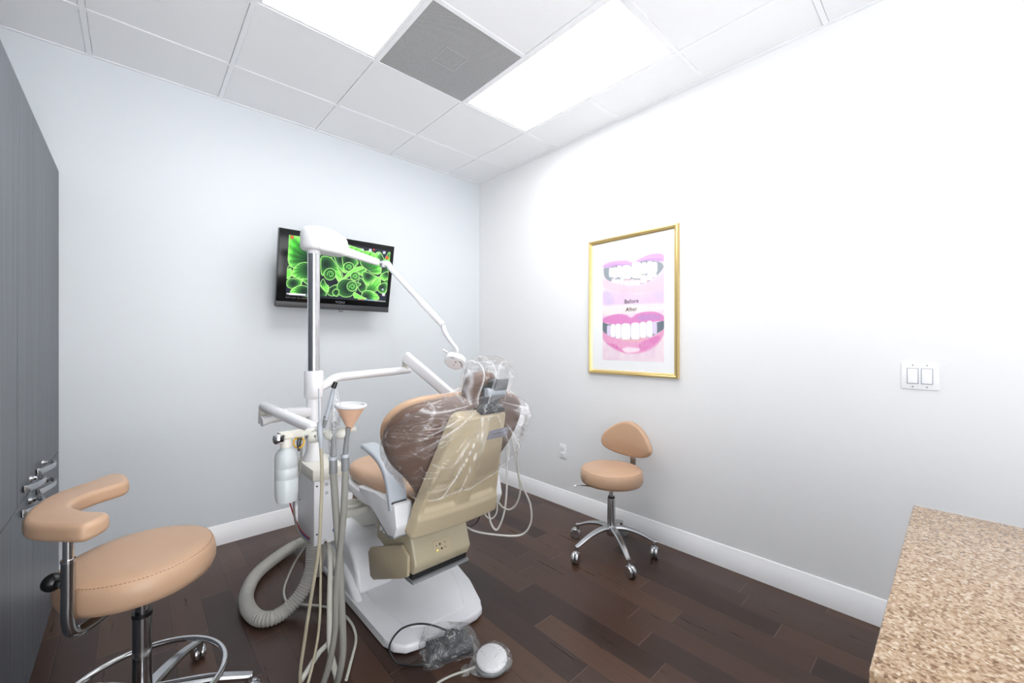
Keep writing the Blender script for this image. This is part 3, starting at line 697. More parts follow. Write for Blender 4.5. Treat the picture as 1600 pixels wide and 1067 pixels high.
petal([(720, 250), (800, 270), (900, 300), (960, 320), (940, 400), (850, 400), (760, 380)], dark=(720, 420, 120))
petal([(1080, 370), (1130, 340), (1170, 400), (1180, 460), (1120, 470)], dark=(1180, 400, 60))
petal([(1180, 440), (1235, 340), (1250, 420), (1225, 470)], dark=(1180, 360, 60))
petal([(950, 560), (1000, 560), (1090, 600), (1130, 620), (1040, 660), (1000, 700), (960, 640)], dark=(1010, 600, 60))
petal([(990, 800), (1000, 720), (1060, 660), (1140, 610), (1140, 700), (1100, 760), (1050, 780)], dark=(990, 830, 130), veins=8)
petal([(1140, 600), (1190, 560), (1225, 560), (1225, 620), (1180, 650)], dark=(1220, 560, 60))
petal([(1130, 700), (1200, 670), (1220, 720), (1190, 790), (1120, 760)], dark=(1160, 720, 60))
petal([(950, 850), (960, 770), (1040, 760), (1110, 800), (1130, 850), (1050, 860)], dark=(990, 830, 70))
petal([(630, 780), (660, 745), (700, 760), (690, 820), (650, 815)], dark=(670, 780, 40))
petal([(530, 640), (560, 690), (590, 720), (580, 780), (530, 750), (500, 690)], dark=(520, 640, 70))
petal([(860, 780), (940, 820), (1000, 850), (880, 850)])
tp.c = tp.c * (.92 + .16 * tp.noise(140, 90, 9))[..., None]
for (x, y, c, r) in ((187, 190, (220, 80, 50), 15), (1212, 400, (225, 90, 60), 14), (1180, 345, (220, 230, 240), 12), (1030, 322, (225, 232, 240), 13), (1070, 315, (220, 60, 50), 8), (790, 285, (210, 220, 230), 12), (945, 318, (200, 210, 220), 10), (1170, 745, (200, 210, 220), 9), (1180, 800, (230, 230, 235), 13), (1120, 360, (190, 200, 210), 9)):
    tp.fill([(x - r, y - r), (x + r, y - r), (x + r, y + r), (x - r, y + r)], c, 4, .9)
tp.fill([(130, 790), (430, 815), (800, 838), (1206, 868), (1205, 886), (800, 862), (430, 832), (130, 825)], (24, 30, 40), 3, 1, False)
tp.fill([(160, 792), (345, 804), (345, 822), (160, 812)], (236, 238, 240), 3, 1, False)
tp.fill([(140, 792), (156, 794), (156, 808), (140, 806)], (220, 225, 230), 3, 1, False); tp.fill([(356, 808), (370, 808), (370, 822), (356, 822)], (200, 205, 210), 3, .9, False)
tp.stroke([(905, 851), (1200, 874)], 4, (210, 214, 218), 3, .9)
for x, c in ((910, (230, 200, 60)), (945, (230, 120, 60)), (990, (60, 130, 230)), (1040, (80, 160, 230)), (1090, (210, 210, 210))): tp.fill([(x, 846 + (x - 905) * .075), (x + 18, 848 + (x - 905) * .075), (x + 18, 858 + (x - 905) * .075), (x, 856 + (x - 905) * .075)], c, 3, 1, False)
def sfn(a, b): return tv(-.352 + .732 * a, -.185 + .412 * b, .0125)
tp.mesh('screen', paint_mat('lit_television_screen', .95, .15), t, sfn)
text_mesh('VIZIO', .024, lambda x, y, z: tv(.02 + x * 1.15, -.215 + y, .0128 + abs(z)), 'lettering', M['logo'], t)
text_mesh('MUTE  INPUT  VOL  CHANNEL  MENU', .011, lambda x, y, z: tv(-.352 + x, -.2 + y, .0128 + abs(z)), 'lettering', M['logo'], t, align='LEFT')
# ------------------------------------------------------------ stools
def caster(parent, loc, az, name='caster', r=.029, metal='steel'):
    """twin wheel caster, its stem at loc (floor level), trailing towards azimuth az"""
    c = Vector(loc); d = Vector((math.cos(az), math.sin(az), 0)); s_ = Vector((-d.y, d.x, 0))
    wc = c + d * .016 + Vector((0, 0, r))
    m = MB()
    for k in (-1, 1): m.lathe([(0, -.001), (r * .5, -.001), (r * .92, .0), (r, .004), (r, .013), (r * .9, .0175), (r * .35, .0185), (0, .017)] if k > 0 else [(0, .001), (r * .5, .001), (r * .92, .0), (r, -.004), (r, -.013), (r * .9, -.0175), (r * .35, -.0185), (0, -.017)], wc + s_ * .003 * k, s_, 24)
    o = m.build(name, M[metal], parent, 50)
    hd = MB()
    pts = [wc + d * (r * 1.06 * math.cos(a)) * 1 + Vector((0, 0, r * 1.06 * math.sin(a))) for a in [math.radians(x) for x in range(20, 175, 15)]]
    hd.tube(pts, 1, prof=[(-.019, -.0015), (.019, -.0015), (.019, .0015), (-.019, .0015)], up=s_, sub=2) if False else None
    hd.cyl(c + Vector((0, 0, r * 1.4)), c + Vector((0, 0, .082)), .009, .009, 14)
    hd.sphere(wc + Vector((0, 0, r * .55)) - d * .006, r * .62, 14, (.9, .9, .8)); hd.build('stem', M[metal], o)
    return o

def star_base(t, c, R, angs, hub_h, tip_h, metal='steel', wide=.021):
    b = MB(); c = Vector(c)
    b.lathe([(.026, hub_h - .05), (.036, hub_h - .03), (.036, hub_h + .004), (.028, hub_h + .012), (0, hub_h + .012)], c, seg=28)
    for a in angs:
        d = Vector((math.cos(a), math.sin(a), 0))
        pts = [c + d * .015 + Vector((0, 0, hub_h - .004)), c + d * .08 + Vector((0, 0, hub_h - .002)), c + d * R * .62 + Vector((0, 0, hub_h * .55 + tip_h * .45 + .006)), c + d * (R - .01) + Vector((0, 0, tip_h)), c + d * (R + .012) + Vector((0, 0, tip_h - .002))]
        prof = [(-1, .15), (-.7, .55), (.7, .55), (1, .15), (.85, -.5), (-.85, -.5)]
        b.tube(pts, [wide * 1.15, wide, wide * .8, wide * .68, wide * .5], prof=prof, up=(0, 0, 1), sub=6)
        b.cyl(c + d * R + Vector((0, 0, tip_h - .03)), c + d * R + Vector((0, 0, tip_h)), .011, .012, 16)
    return b.build('star_base', M[metal], t, 45)

def round_seat(t, c, h_top, r, th, tilt=(0, 0)):
    c = Vector(c); m = MB(); k = .45
    prof = [(0, 0), (r * .86, 0), (r * .955, .006), (r * .995, th * .25), (r * 1.0, th * .5), (r * .985, th * .72), (r * .955, th * .86), (r * .93, th * .915), (r * .922, th * .915), (r * .90, th * .945), (r * .75, th * .985), (r * .5, th), (r * .25, th * .985), (0, th * .975)]
    ax = Vector((tilt[0], tilt[1], 1)).normalized()
    s = m.lathe(prof, (c.x, c.y, h_top - th), ax, 72).build('seat', M['tan'], t, 60)
    pp = []; q = Vector((0, 0, 1)).rotation_difference(ax)
    st = MB(); R = r * .945
    for i in range(120):
        a = 2 * PI * i / 120
        p0 = Vector((c.x, c.y, h_top - th)) + q @ Vector((R * math.cos(a), R * math.sin(a), th * .885)); p1 = Vector((c.x, c.y, h_top - th)) + q @ Vector((R * math.cos(a + .03), R * math.sin(a + .03), th * .885))
        st.tube([p0, p1], .0011, seg=5, smooth=False)
    st.build('stitching', M['stitch'], s)
    return s

# ---- doctor stool by the right wall
SC = Vector((2.26, 1.51, 0))
t = thing('doctor_stool', SC, 'tan round-seat stool with curved backrest on a five-caster base, by the right wall', 'stool')
angs = [math.radians(x) for x in (19, 91, 163, 235, 307)]
star_base(t, SC, .268, angs, .165, .098)
for i, a in enumerate(angs):
    caster(t, SC + Vector((math.cos(a), math.sin(a), 0)) * .268, math.radians((-60, 120, 200, 250, 200)[i]), r=.034)
MB().cyl(SC + Vector((0, 0, .16)), SC + Vector((0, 0, .355)), .0265, .0245, 28).build('column_sleeve', M['steel'], t)
MB().cyl(SC + Vector((0, 0, .35)), SC + Vector((0, 0, .365)), .021, .021, 24).build('collar', M['black'], t)
MB().cyl(SC + Vector((0, 0, .36)), SC + Vector((0, 0, .462)), .014, .014, 24).build('piston', M['chrome'], t)
m = MB().box(SC + Vector((-.09, -.07, .438)), SC + Vector((.09, .07, .455)), .004); m.build('seat_plate', M['darkgrey'], t)
round_seat(t, SC, .552, .197, .098)
MB().tube([SC + Vector((-.03, -.02, .437)), SC + Vector((-.08, .03, .432)), SC + Vector((-.2, .10, .455)), SC + Vector((-.235, .12, .452))], .004, seg=8).build('height_lever', M['chrome'], t)
m = MB(); pr = [(-1, -.25), (1, -.25), (1, .25), (-1, .25)]
m.tube([(2.30, 1.505, .442), (2.44, 1.50, .44), (2.485, 1.498, .47), (2.492, 1.497, .56), (2.49, 1.497, .66)], .02, prof=pr, up=(1, 0, .3), sub=6) if False else m.tube([(2.30, 1.505, .440), (2.44, 1.50, .438), (2.495, 1.498, .475), (2.50, 1.497, .56), (2.495, 1.497, .70)], .019, prof=pr, up=(-.6, 0, 1), sub=6)
m.build('back_bracket', M['steel'], t)
ol = [(-.185, .10), (-.17, .055), (-.10, .02), (0, .01), (.10, .02), (.175, .055), (.19, .105), (.165, .16), (.10, .215), (.02, .245), (-.06, .23), (-.13, .18)]
def bfn(a, b, d):   # faces -X; Y is across
    cv = .06 * (a / .19) ** 2
    return (2.487 - d - cv * .8, 1.50 + a * 1.0, .575 + b)
MB().pad(ol, bfn, .05, .022, .012, .002).build('backrest', M['tan'], t, 60)

# ---- assistant stool, left foreground
SC = Vector((.02, 1.93, 0))
t = thing('assistant_stool', SC, 'tan assistant stool with curved body support arm and chrome foot ring, in the left foreground', 'stool')
a0 = math.atan2(2.184 - 1.93, .204 - .02); angs = [a0 + k * 2 * PI / 5 for k in range(5)]
star_base(t, SC, .317, angs, .125, .085, 'steel', .024)
for i, a in enumerate(angs):
    caster(t, SC + Vector((math.cos(a), math.sin(a), 0)) * .317, a + (.9, 2.4, 1.2, 2.9, .3)[i], r=.027, metal='steel')
MB().cyl(SC + Vector((0, 0, .11)), SC + Vector((0, 0, .405)), .0275, .0262, 32).build('column_sleeve', M['darkchrome'], t)
MB().cyl(SC + Vector((0, 0, .40)), SC + Vector((0, 0, .415)), .0285, .0285, 32).build('collar', M['black'], t)
MB().cyl(SC + Vector((0, 0, .41)), SC + Vector((0, 0, .545)), .0185, .0185, 32).build('piston', M['darkchrome'], t)
MB().box(SC + Vector((-.10, -.08, .515)), SC + Vector((.10, .08, .533)), .004).build('seat_plate', M['darkgrey'], t)
m = MB(); m.tube([SC + Vector((math.cos(a) * .237, math.sin(a) * .237, .15)) for a in [2 * PI * k / 24 for k in range(24)]], .0105, seg=14, closed=True, sub=4)
for a in (a0 + .65, a0 + .65 + 2 * PI / 3, a0 + .65 + 4 * PI / 3): m.tube([SC + Vector((math.cos(a) * .02, math.sin(a) * .02, .15)), SC + Vector((math.cos(a) * .235, math.sin(a) * .235, .15))], .006, seg=10, smooth=False) if a > a0 + 1 else None
m.build('foot_ring', M['chrome'], t)
round_seat(t, SC, .632, .212, .105, (-.03, -.02))
ax_ = Vector((-.142, 1.757, 0)); din = (SC - ax_).normalized()
m = MB(); m.tube([SC + Vector((-.005, -.006, .505)), SC - din * .10 + Vector((0, 0, .498)), ax_ + din * .05 + Vector((0, 0, .490)), ax_ + din * .012 + Vector((0, 0, .502)), ax_ + Vector((0, 0, .545)), ax_ + Vector((0, 0, .62)), ax_ + Vector((0, 0, .72))], .0155, seg=18, sub=8)
m.build('arm_tube', M['darkchrome'], t)
MB().cyl(ax_ + Vector((0, 0, .70)), ax_ + Vector((0, 0, .80)), .0118, .0118, 20).cyl(ax_ + Vector((0, 0, .713)), ax_ + Vector((0, 0, .722)), .0168, .0168, 20).build('arm_post', M['chrome'], t)
kd = Vector((-.75, -.25, 0)).normalized(); kp = ax_ + Vector((0, 0, .645))
kp2 = P(73, 910, z=1.22); dd = (kp2 - kp); dd.z = 0; dd.normalize()
MB().cyl(kp + dd * .012, kp + dd * .04, .006, .006, 14).lathe([(.009, 0), (.011, .004), (.009, .01)], kp + dd * .02, dd, 16).build('clamp_screw', M['steel'], t)
MB().lathe([(0, 0), (.009, 0), (.010, .010), (.020, .015), (.026, .025), (.026, .035), (.019, .044), (0, .048)], kp + dd * .036, dd, 24).build('clamp_knob', M['black'], t)
# padded C shaped arm
hp = .848
ap = [(201, 745), (193, 738), (172, 739.5), (138, 751), (86, 769), (55, 786), (37, 803), (40, 817), (86, 821), (130, 820), (164, 806), (169, 798), (138, 796), (117, 791), (113, 786), (124, 777), (155, 765), (197, 752)]
ap = [P(u, v, h=hp) for u, v in ap]
MB().pad([(q_.x, q_.y) for q_ in ap], lambda a, b_, d: (a, b_, hp - .052 + d), .052, .017, n=144, flat=True).build('arm_pad', M['tan'], t, 60)
def sq(n=20, e=2.8): 
    out = []
    for k in range(n):
        a = 2 * PI * k / n; c_, s_ = math.cos(a), math.sin(a)
        out.append((math.copysign(abs(c_) ** (2 / e), c_), math.copysign(abs(s_) ** (2 / e), s_)))
    return out

# ------------------------------------------------------------ dental chair
XC = 1.04
t = thing('dental_chair', (XC, 1.95, 0), 'tan and beige dental chair seen from behind, its upper back wrapped in clear plastic', 'dental chair')
chair = t
# base plate
bp = [(.813, 2.70), (.808, 2.2), (.812, 1.72), (.822, 1.655), (.86, 1.61), (.92, 1.592), (1.10, 1.578), (1.22, 1.575), (1.268, 1.592), (1.292, 1.64), (1.36, 1.82), (1.42, 2.05), (1.42, 2.70)]
b = MB(); b.prism(bp, lambda a, b_, t_: (a, b_, t_), .006, .045, .012, 3)
b.prism([(.90, 2.30), (.885, 1.95), (.93, 1.70), (1.0, 1.655), (1.2, 1.65), (1.255, 1.75), (1.35, 2.0), (1.36, 2.3)], lambda a, b_, t_: (a, b_, t_), .030, .0535, .008, 2)
b.build('base_plate', M['white_metal'], t, 40)
# raised column housing
def hfn(a, b_, t_): return (t_, a, b_)
hs = [(2.085, .045), (2.62, .045), (2.62, .28), (2.30, .285), (2.20, .265), (2.135, .20), (2.10, .12)]
MB().prism(hs, hfn, .845, 1.045, .022, 4).build('column_housing', M['white_metal'], t, 50)
MB().prism([(2.03, .04), (2.60, .04), (2.60, .15), (2.25, .15), (2.16, .12)], hfn, .815, .86, .018, 3).build('housing_skirt', M['white_metal'], t, 50)
MB().prism([(2.16, .05), (2.62, .05), (2.62, .26), (2.2, .25)], hfn, 1.046, 1.30, .01, 2).build('rear_housing', M['white_metal'], t)
MB().box((1.10, 2.26, .26), (1.15, 2.3, .268)).build('slot', M['black'], t)
# lift linkage up to the seat
lk = MB(); 
for x in (1.0, 1.10): lk.prism([(2.45, .24), (2.55, .30), (1.95, .56), (1.80, .56), (1.80, .50)], hfn, x - .02, x + .02, .004, 1)
lk.build('lift_linkage', M['offwhite'], t)
MB().box((.89, 1.66, .52), (1.19, 2.2, .60), .01).build('seat_carrier', M['offwhite'], t)
# power housing under the back
cb = [(1.625, .560), (1.600, .535), (1.553, .400), (1.575, .356), (1.70, .352), (1.93, .40), (1.93, .56)]
MB().prism(cb, hfn, .872, 1.168, .012, 3).build('power_housing', M['beige_dark'], t, 40)
sb = [(1.645, .470), (1.585, .440), (1.590, .352), (1.64, .325), (1.93, .195), (1.965, .20), (1.99, .31), (1.96, .345)]
MB().prism(sb, hfn, .855, .87, .005, 2).build('side_cover', M['beige'], t, 40)
MB().prism([(1.655, .455), (1.60, .43), (1.60, .36), (1.65, .335), (1.92, .22), (1.95, .22), (1.97, .30), (1.94, .33)], hfn, .868, .93, .004, 1).build('side_cover_body', M['beige_dark'], t)
# control panel on the sloping face
pd = Vector((0, 1.600 - 1.553, .535 - .400)).normalized(); pn = Vector((0, -pd.z, pd.y)); po = P(689, 852, Y=1.578)
def cp(a, b_, d): return po + Vector((1, 0, 0)) * a + pd * b_ + pn * (d - .0)
pl0 = Vector((0, 1.553, .400)); po = po - pn * ((po - pl0).dot(pn)); po = Vector(po)
f = MB(); f.prism([(-.045, -.028), (.045, -.028), (.045, .028), (-.045, .028)], cp, .0, .0022, .0015, 1).build('control_panel', M['beige'], t)
pan = [o for o in bpy.data.objects if o.name.startswith('control_panel')][0]
for a, b_, r in ((-.012, .010, .0045), (-.006, -.010, .0045), (-.030, .008, .0025)): MB().lathe([(r, 0), (r, .001), (0, .001)], cp(a, b_, .002), pn, 14).build('button', M['black'], pan)
MB().lathe([(.003, 0), (.003, .001), (0, .001)], cp(-.028, -.012, .002), pn, 12).build('indicator_lamp', M['led'], pan)
f = MB(); 
for b_ in (.012, -.010): f.tube([cp(.006, b_ + .002, .0025), cp(.016, b_ + .004, .0025), cp(.02, b_ - .004, .0025)], .0007, seg=5, smooth=False).tube([cp(.01, b_ - .004, .0025), cp(.016, b_ - .001, .0025)], .0007, seg=5, smooth=False)
f.build('printed_symbol', M['darkgrey'], pan)
MB().prism([(1.60, .328), (1.578, .326), (1.575, .316), (1.62, .314), (1.85, .314), (1.85, .328)], hfn, .875, 1.172, .001, 1).build('foot_tray', M['midgrey'], t)
MB().box((.880, 1.588, .3285), (1.165, 1.86, .3545), .002).build('tray_shadow_gap', M['gapdark'], t).name = 'tray_gap_shade'  # dark block standing in for the shade in the gap above the tray
# back shell: a height field on the leaning plane
lean = .40; dn = math.sqrt(1 + lean * lean); upv = Vector((0, -lean, 1)) / dn; bk = Vector((0, -1, -lean)) / dn
o_b = Vector((XC, 1.50, .555))
def sh(a, s_, d): return o_b + Vector((1, 0, 0)) * a + upv * s_ + bk * d
NX, NY = 72, 96; SL = .552
def ss(a, b_, x): 
    x = min(1, max(0, (x - a) / (b_ - a))); return x * x * (3 - 2 * x)
def hw_(s_): return .236 - (.236 - .128) * (s_ / SL) if s_ > .05 else .236 - .108 * s_ / SL
bmm = MB(); grid = []
for j in range(NY + 1):
    row = []; s_ = SL * j / NY
    for i in range(NX + 1):
        u_ = -1 + 2 * i / NX; W = hw_(s_)
        e1 = min(s_, SL - s_); rc = .03
        Wc = W
        if e1 < rc: Wc = W - rc + math.sqrt(max(0, rc * rc - (rc - e1) ** 2))
        a = u_ * Wc; e = min(Wc - abs(a), e1); er = .014
        d = -.045 + .045 * (math.sqrt(max(0, 1 - (1 - min(e, er) / er) ** 2)))
        # crown and recessed lower panels
        d += .012 * (1 - (a / W) ** 2)
        low = ss(.120, .132, s_) * (1 - ss(.22, .36, s_)); side = ss(.035, .047, abs(a + .0)) * (1 - ss(W - .035, W - .022, abs(a)))
        if a > 0: side *= 1
        d -= .017 * low * side
        d += .012 * ss(.345, .36, s_) * (1 - ss(.10, .115, abs(a))) * 0 + .010 * (1 - ss(.09, .12, s_))
        row.append(bmm.bm.verts.new(sh(a, s_, d)))
    grid.append(row)
for j in range(NY):
    for i in range(NX): bmm.bm.faces.new((grid[j][i], grid[j][i + 1], grid[j + 1][i + 1], grid[j + 1][i]))
ring = [grid[0][i] for i in range(NX + 1)] + [grid[j][NX] for j in range(1, NY + 1)] + [grid[NY][i] for i in range(NX - 1, -1, -1)] + [grid[j][0] for j in range(NY - 1, 0, -1)]
bmm.bm.faces.new(list(reversed(ring)))
shell = bmm.build('back_shell', M['beige'], t, 60)
lb = [(.045, .470), (.148, .470), (.155, .427), (.040, .427)]
MB().prism(lb, sh, .008, .0135, .0008, 1).build('label_plate', M['label'], shell)
f = MB()
for k in range(5): f.tube([sh(.058 + .015 * k, .452, .0137), sh(.068 + .015 * k, .452, .0137)], .0015, seg=5, smooth=False)
f.build('printed_symbol', M['darkgrey'], shell)
# cushions of the back: brown vinyl underside, tan front
ol = [(-.12, .0), (-.16, .10), (-.23, .20), (-.31, .29), (-.345, .38), (-.335, .46), (-.27, .53), (-.15, .565), (0, .572), (.15, .565), (.27, .53), (.335, .46), (.345, .38), (.31, .29), (.23, .20), (.16, .10), (.12, .0), (0, -.01)]
def cu(a, s_, d): 
    wing = .06 * (abs(a) / .345) ** 2
    return sh(a, s_ + .02, -.045 - d - wing)
MB().pad(ol, cu, .060, .028, 0, 0, n=90).build('backrest_underside', M['brown'], t, 60)
ol2 = [(x * .97, .01 + y * .975) for x, y in ol]
MB().pad(ol2, lambda a, s_, d: cu(a, s_, .058 + d), .05, .024, .004, 0, n=90, dent=lambda a, b_: -.012 * max(0, 1 - (a / .2) ** 2)).build('backrest_cushion', M['tan'], t, 60)
# headrest
MB().tube([sh(.02, .50, -.02), sh(.02, .56, -.015), sh(.02, .62, -.02), sh(.02, .66, -.04)], 1, prof=[(-.035, -.008), (.035, -.008), (.035, .008), (-.035, .008)], up=(0, -1, -.4), sub=4).build('headrest_bar', M['darkgrey'], t)
MB().prism([(-.025, .55), (.105, .55), (.095, .575), (-.01, .575)], sh, -.03, .012, .006, 2).build('headrest_gland', M['black'], t)
h_ol = [(-.060, .0), (-.072, .055), (-.058, .115), (0, .135), (.058, .115), (.072, .055), (.060, .0), (0, -.012)]
def hf(a, s_, d): return sh(a + .008, s_ + .570, -.035 - d - .04 * (a / .11) ** 2) 
MB().pad(h_ol, hf, .062, .026, .004, 0, n=64).build('headrest_cushion', M['brown'], t, 60)
MB().prism([(-.0, .585), (.07, .58), (.075, .655), (.05, .69), (.01, .69)], sh, -.038, -.006, .008, 3).build('headrest_joint', M['darkgrey'], t)
MB().cyl(sh(-.01, .64, -.012), sh(.085, .64, -.012), .018, .018, 20).build('headrest_pivot', M['greyplas'], t)
MB().prism([(.01, .60), (.09, .62), (.085, .70), (.03, .70)], sh, -.01, .002, .003, 2).build('headrest_back_plate', M['midgrey'], t)
# seat and leg rest
s_ol = [(.80, 1.68), (.792, 1.85), (.80, 2.06), (.835, 2.16), (.93, 2.215), (1.04, 2.225), (1.15, 2.215), (1.245, 2.16), (1.28, 2.06), (1.288, 1.85), (1.28, 1.68), (1.2, 1.60), (1.04, 1.58), (.88, 1.60)]
MB().pad(s_ol, lambda a, b_, d: (a, b_, .655 + d), .08, .035, .006, 0, n=96).build('seat_cushion', M['tan'], t, 60)
MB().prism([(.79, 1.62), (.775, 1.9), (.79, 2.08), (.84, 2.19), (.94, 2.235), (1.14, 2.235), (1.24, 2.19), (1.29, 2.08), (1.305, 1.9), (1.29, 1.62)], lambda a, b_, t_: (a, b_, t_), .612, .655, .008, 2).build('seat_frame', M['white'], t)
l_ol = [(-.125, 0), (-.13, .14), (-.11, .28), (0, .31), (.11, .28), (.13, .14), (.125, 0), (0, -.02)]
ld = Vector((0, .42, -.9)).normalized(); ln = Vector((0, .9, .42)).normalized()
MB().pad(l_ol, lambda a, b_, d: Vector((XC + a, 2.225, .665)) + ld * b_ + ln * (d - .02), .055, .024, .004, 0, n=64).build('leg_rest', M['tan'], t, 60)
# armrests
def armrest(x, sgn):
    pts = [(x, 1.862, .873), (x, 1.80, .868), (x, 1.715, .853), (x, 1.645, .820), (x, 1.60, .765), (x, 1.575, .70), (x, 1.565, .668)]
    pr = [(a * .36, b_ * 1.0) for a, b_ in sq(20, 4)]
    a_ = MB().tube(pts, [.036, .038, .039, .039, .040, .041, .041], prof=pr, up=(1, 0, 0), sub=6).build('armrest', M['greyplas'], t, 50)
    x0, x1 = (x - .035, x + .045) if sgn < 0 else (x - .045, x + .035)
    MB().prism([(1.535, .70), (1.515, .61), (1.535, .565), (1.60, .555), (1.73, .63), (1.88, .66), (1.90, .685), (1.72, .70)], hfn, x0, x1, .008, 2).build('armrest_mount', M['white'], t)
    MB().prism([(1.56, .575), (1.545, .556), (1.60, .540), (1.74, .61), (1.72, .64)], hfn, x0 + .004, x1 - .004, .004, 2).build('armrest_mount_trim', M['midgrey'], t)
    MB().box((x - .034, 1.545, .655), (x + .034, 1.60, .702), .006).build('armrest_socket', M['darkgrey'], t)
armrest(.803, -1); armrest(XC * 2 - .803 + .02, 1)
MB().cyl((.80, 1.70, .575), (.80, 1.72, .53), .008, .007, 14).cyl((.79, 1.66, .545), (.815, 1.70, .52), .008, .007, 14).build('release_lever', M['white'], t)

# clear sleeve pulled over the back and headrest
def cushion_half(s_):
    T = [(0, .135), (.1, .175), (.2, .25), (.29, .328), (.38, .362), (.46, .352), (.53, .30), (.565, .235), (.59, .175), (.61, .115), (.64, .108), (.68, .112), (.72, .104), (.75, .08), (.765, .04), (.9, .04)]
    for (a0, b0), (a1, b1) in zip(T, T[1:]):
        if s_ <= a1: k = (s_ - a0) / (a1 - a0); return b0 + (b1 - b0) * max(0, k)
    return .05
def cover():
    R = []; n = 320; CR = []
    lv = [(.215, .092), (.23, .100), (.27, .104), (.33, .108), (.40, .110), (.46, .106), (.52, .098), (.56, .085), (.585, .074), (.61, .068), (.64, .07), (.68, .072), (.72, .07), (.745, .058), (.760, .035)]
    pts, tt = catmull([Vector((a, b_, 0)) for a, b_ in lv], 16, False)
    for j, p in enumerate(pts):
        s0, B = p.x, p.y; ring = []; tk = (1 - ss(.235, .50, s0)) * .26
        for k in range(n):
            a = 2 * PI * k / n; e = 2.5; ca, sa = math.cos(a), math.sin(a); cc = math.copysign(abs(ca) ** (2 / e), ca)
            x = .3 * cc
            for it in range(4): x = cushion_half(s0 + tk * x) * cc
            x += .012 + .022 * ss(.56, .64, s0); d = B * math.copysign(abs(sa) ** (2 / e), sa); s_ = s0 + tk * x
            dep = -.066 - .045 * (x / .36) ** 2 + d
            # folds fan out from the gathered neck
            fx, fs = x - .0, s_ - .60; ang = math.atan2(fx, -fs + .02) if s_ < .6 else x * 4; rad = math.hypot(fx, fs)
            q = Vector((ang * 3.4, rad * 2.2, 3 * (sa > 0) + d * 2)); f1 = 1 - 2 * abs(noise.noise(q)); f2 = 1 - 2 * abs(noise.noise(q * 2.3 + Vector((3, 9, 1)))); f3 = noise.noise(Vector((x * 9, s_ * 9, d * 9)))
            amp = min(1, .35 + rad * 3)
            off = (.010 * f1 + .006 * f2 + .004 * f3) * amp + .001
            v = Vector((x, 0, d)); L = v.length or 1
            if off < -.003: off = -.003
            g1 = 1 - abs(noise.noise(Vector((ang * 5.5, rad * 1.1, 5 + (sa > 0) * 4)))) * 9; g2 = 1 - abs(noise.noise(Vector((ang * 2.2 + 3, rad * 5, 11 + (sa > 0) * 4)))) * 12
            g3 = noise.noise(Vector((ang * 2, rad * 4, 21))); edge = 1 - ss(.0, .03, (s0 - .215))
            spot = max(0, 1 - math.hypot(x + .06, s_ - .46) / .12)
            CR.append(min(1, max(0, g1) * .75 * max(0, .55 + g3 * 1.4) + max(0, g2) * .6 * max(0, .35 + g3) + edge * .45 + spot * max(0, f1 - .35) * .6 + .12 * max(0, 1 - abs(s_ - .60) / .05)))
            ring.append(sh(x + v.x / L * off, s_ + (.006 * f1 if j < 4 else 0), dep + v.z / L * off))
        R.append(ring)
    m = MB(); m.rings(R, cap=False); m.bm.faces.new([v for v in m.bm.verts][-n:])
    return m, CR
cm, CR = cover()
cv = single('chair_plastic_cover', cm, M['film'], 'crinkled clear plastic sleeve pulled over the upper back and headrest of the dental chair', 'plastic cover', angle=70)
cv.data.attributes.new('crease', 'FLOAT', 'POINT').data.foreach_set('value', np.array(CR, np.float32))

# ------------------------------------------------------------ dental unit on its post, left of the chair
PX, PY = .669, 2.211
t = thing('dental_unit', (PX, PY, .39), 'white dental unit box with chrome post and jointed arms beside the chair', 'dental unit'); unit = t
MB().box((.615, 2.03, .40), (.745, 2.29, .735), .004, 2).build('junction_box', M['white'], t)
jb = [o for o in bpy.data.objects if o.name.startswith('junction_box')][0]
MB().box((.606, 2.018, .705), (.755, 2.30, .762), .006, 2).build('box_lid', M['offwhite'], t)
for (x, h_) in ((.672, .680), (.672, .640)): MB().lathe([(.008, 0), (.0075, .003), (0, .004)], (x, 2.03, h_), (0, -1, 0), 16).build('cap', M['greyplas'], jb)
for (x, h_, r) in ((.712, .487, .008), (.628, .455, .004), (.628, .68, .004)): MB().lathe([(r, 0), (r, .002), (0, .002)], (x, 2.03, h_), (0, -1, 0), 16).build('port', M['black'], jb)
MB().lathe([(.004, 0), (.004, .002), (0, .002)], (.615, 2.25, .56), (-1, 0, 0), 12).build('port', M['black'], jb)
MB().lathe([(.013, 0), (.013, .006), (.009, .008), (.009, .012), (0, .012)], (.712, 2.03, .452), (0, -1, 0), 20).build('blue_fitting', M['blue'], jb)
MB().lathe([(.006, .0), (.006, .02), (0, .02)], (.712, 2.02, .452), (0, -1, 0), 14).build('metal_fitting', M['chrome'], jb)
MB().lathe([(.008, 0), (.008, .012), (.005, .02), (0, .02)], (.662, 2.03, .415), (0, -1, 0), 14).build('metal_fitting', M['chrome'], jb)
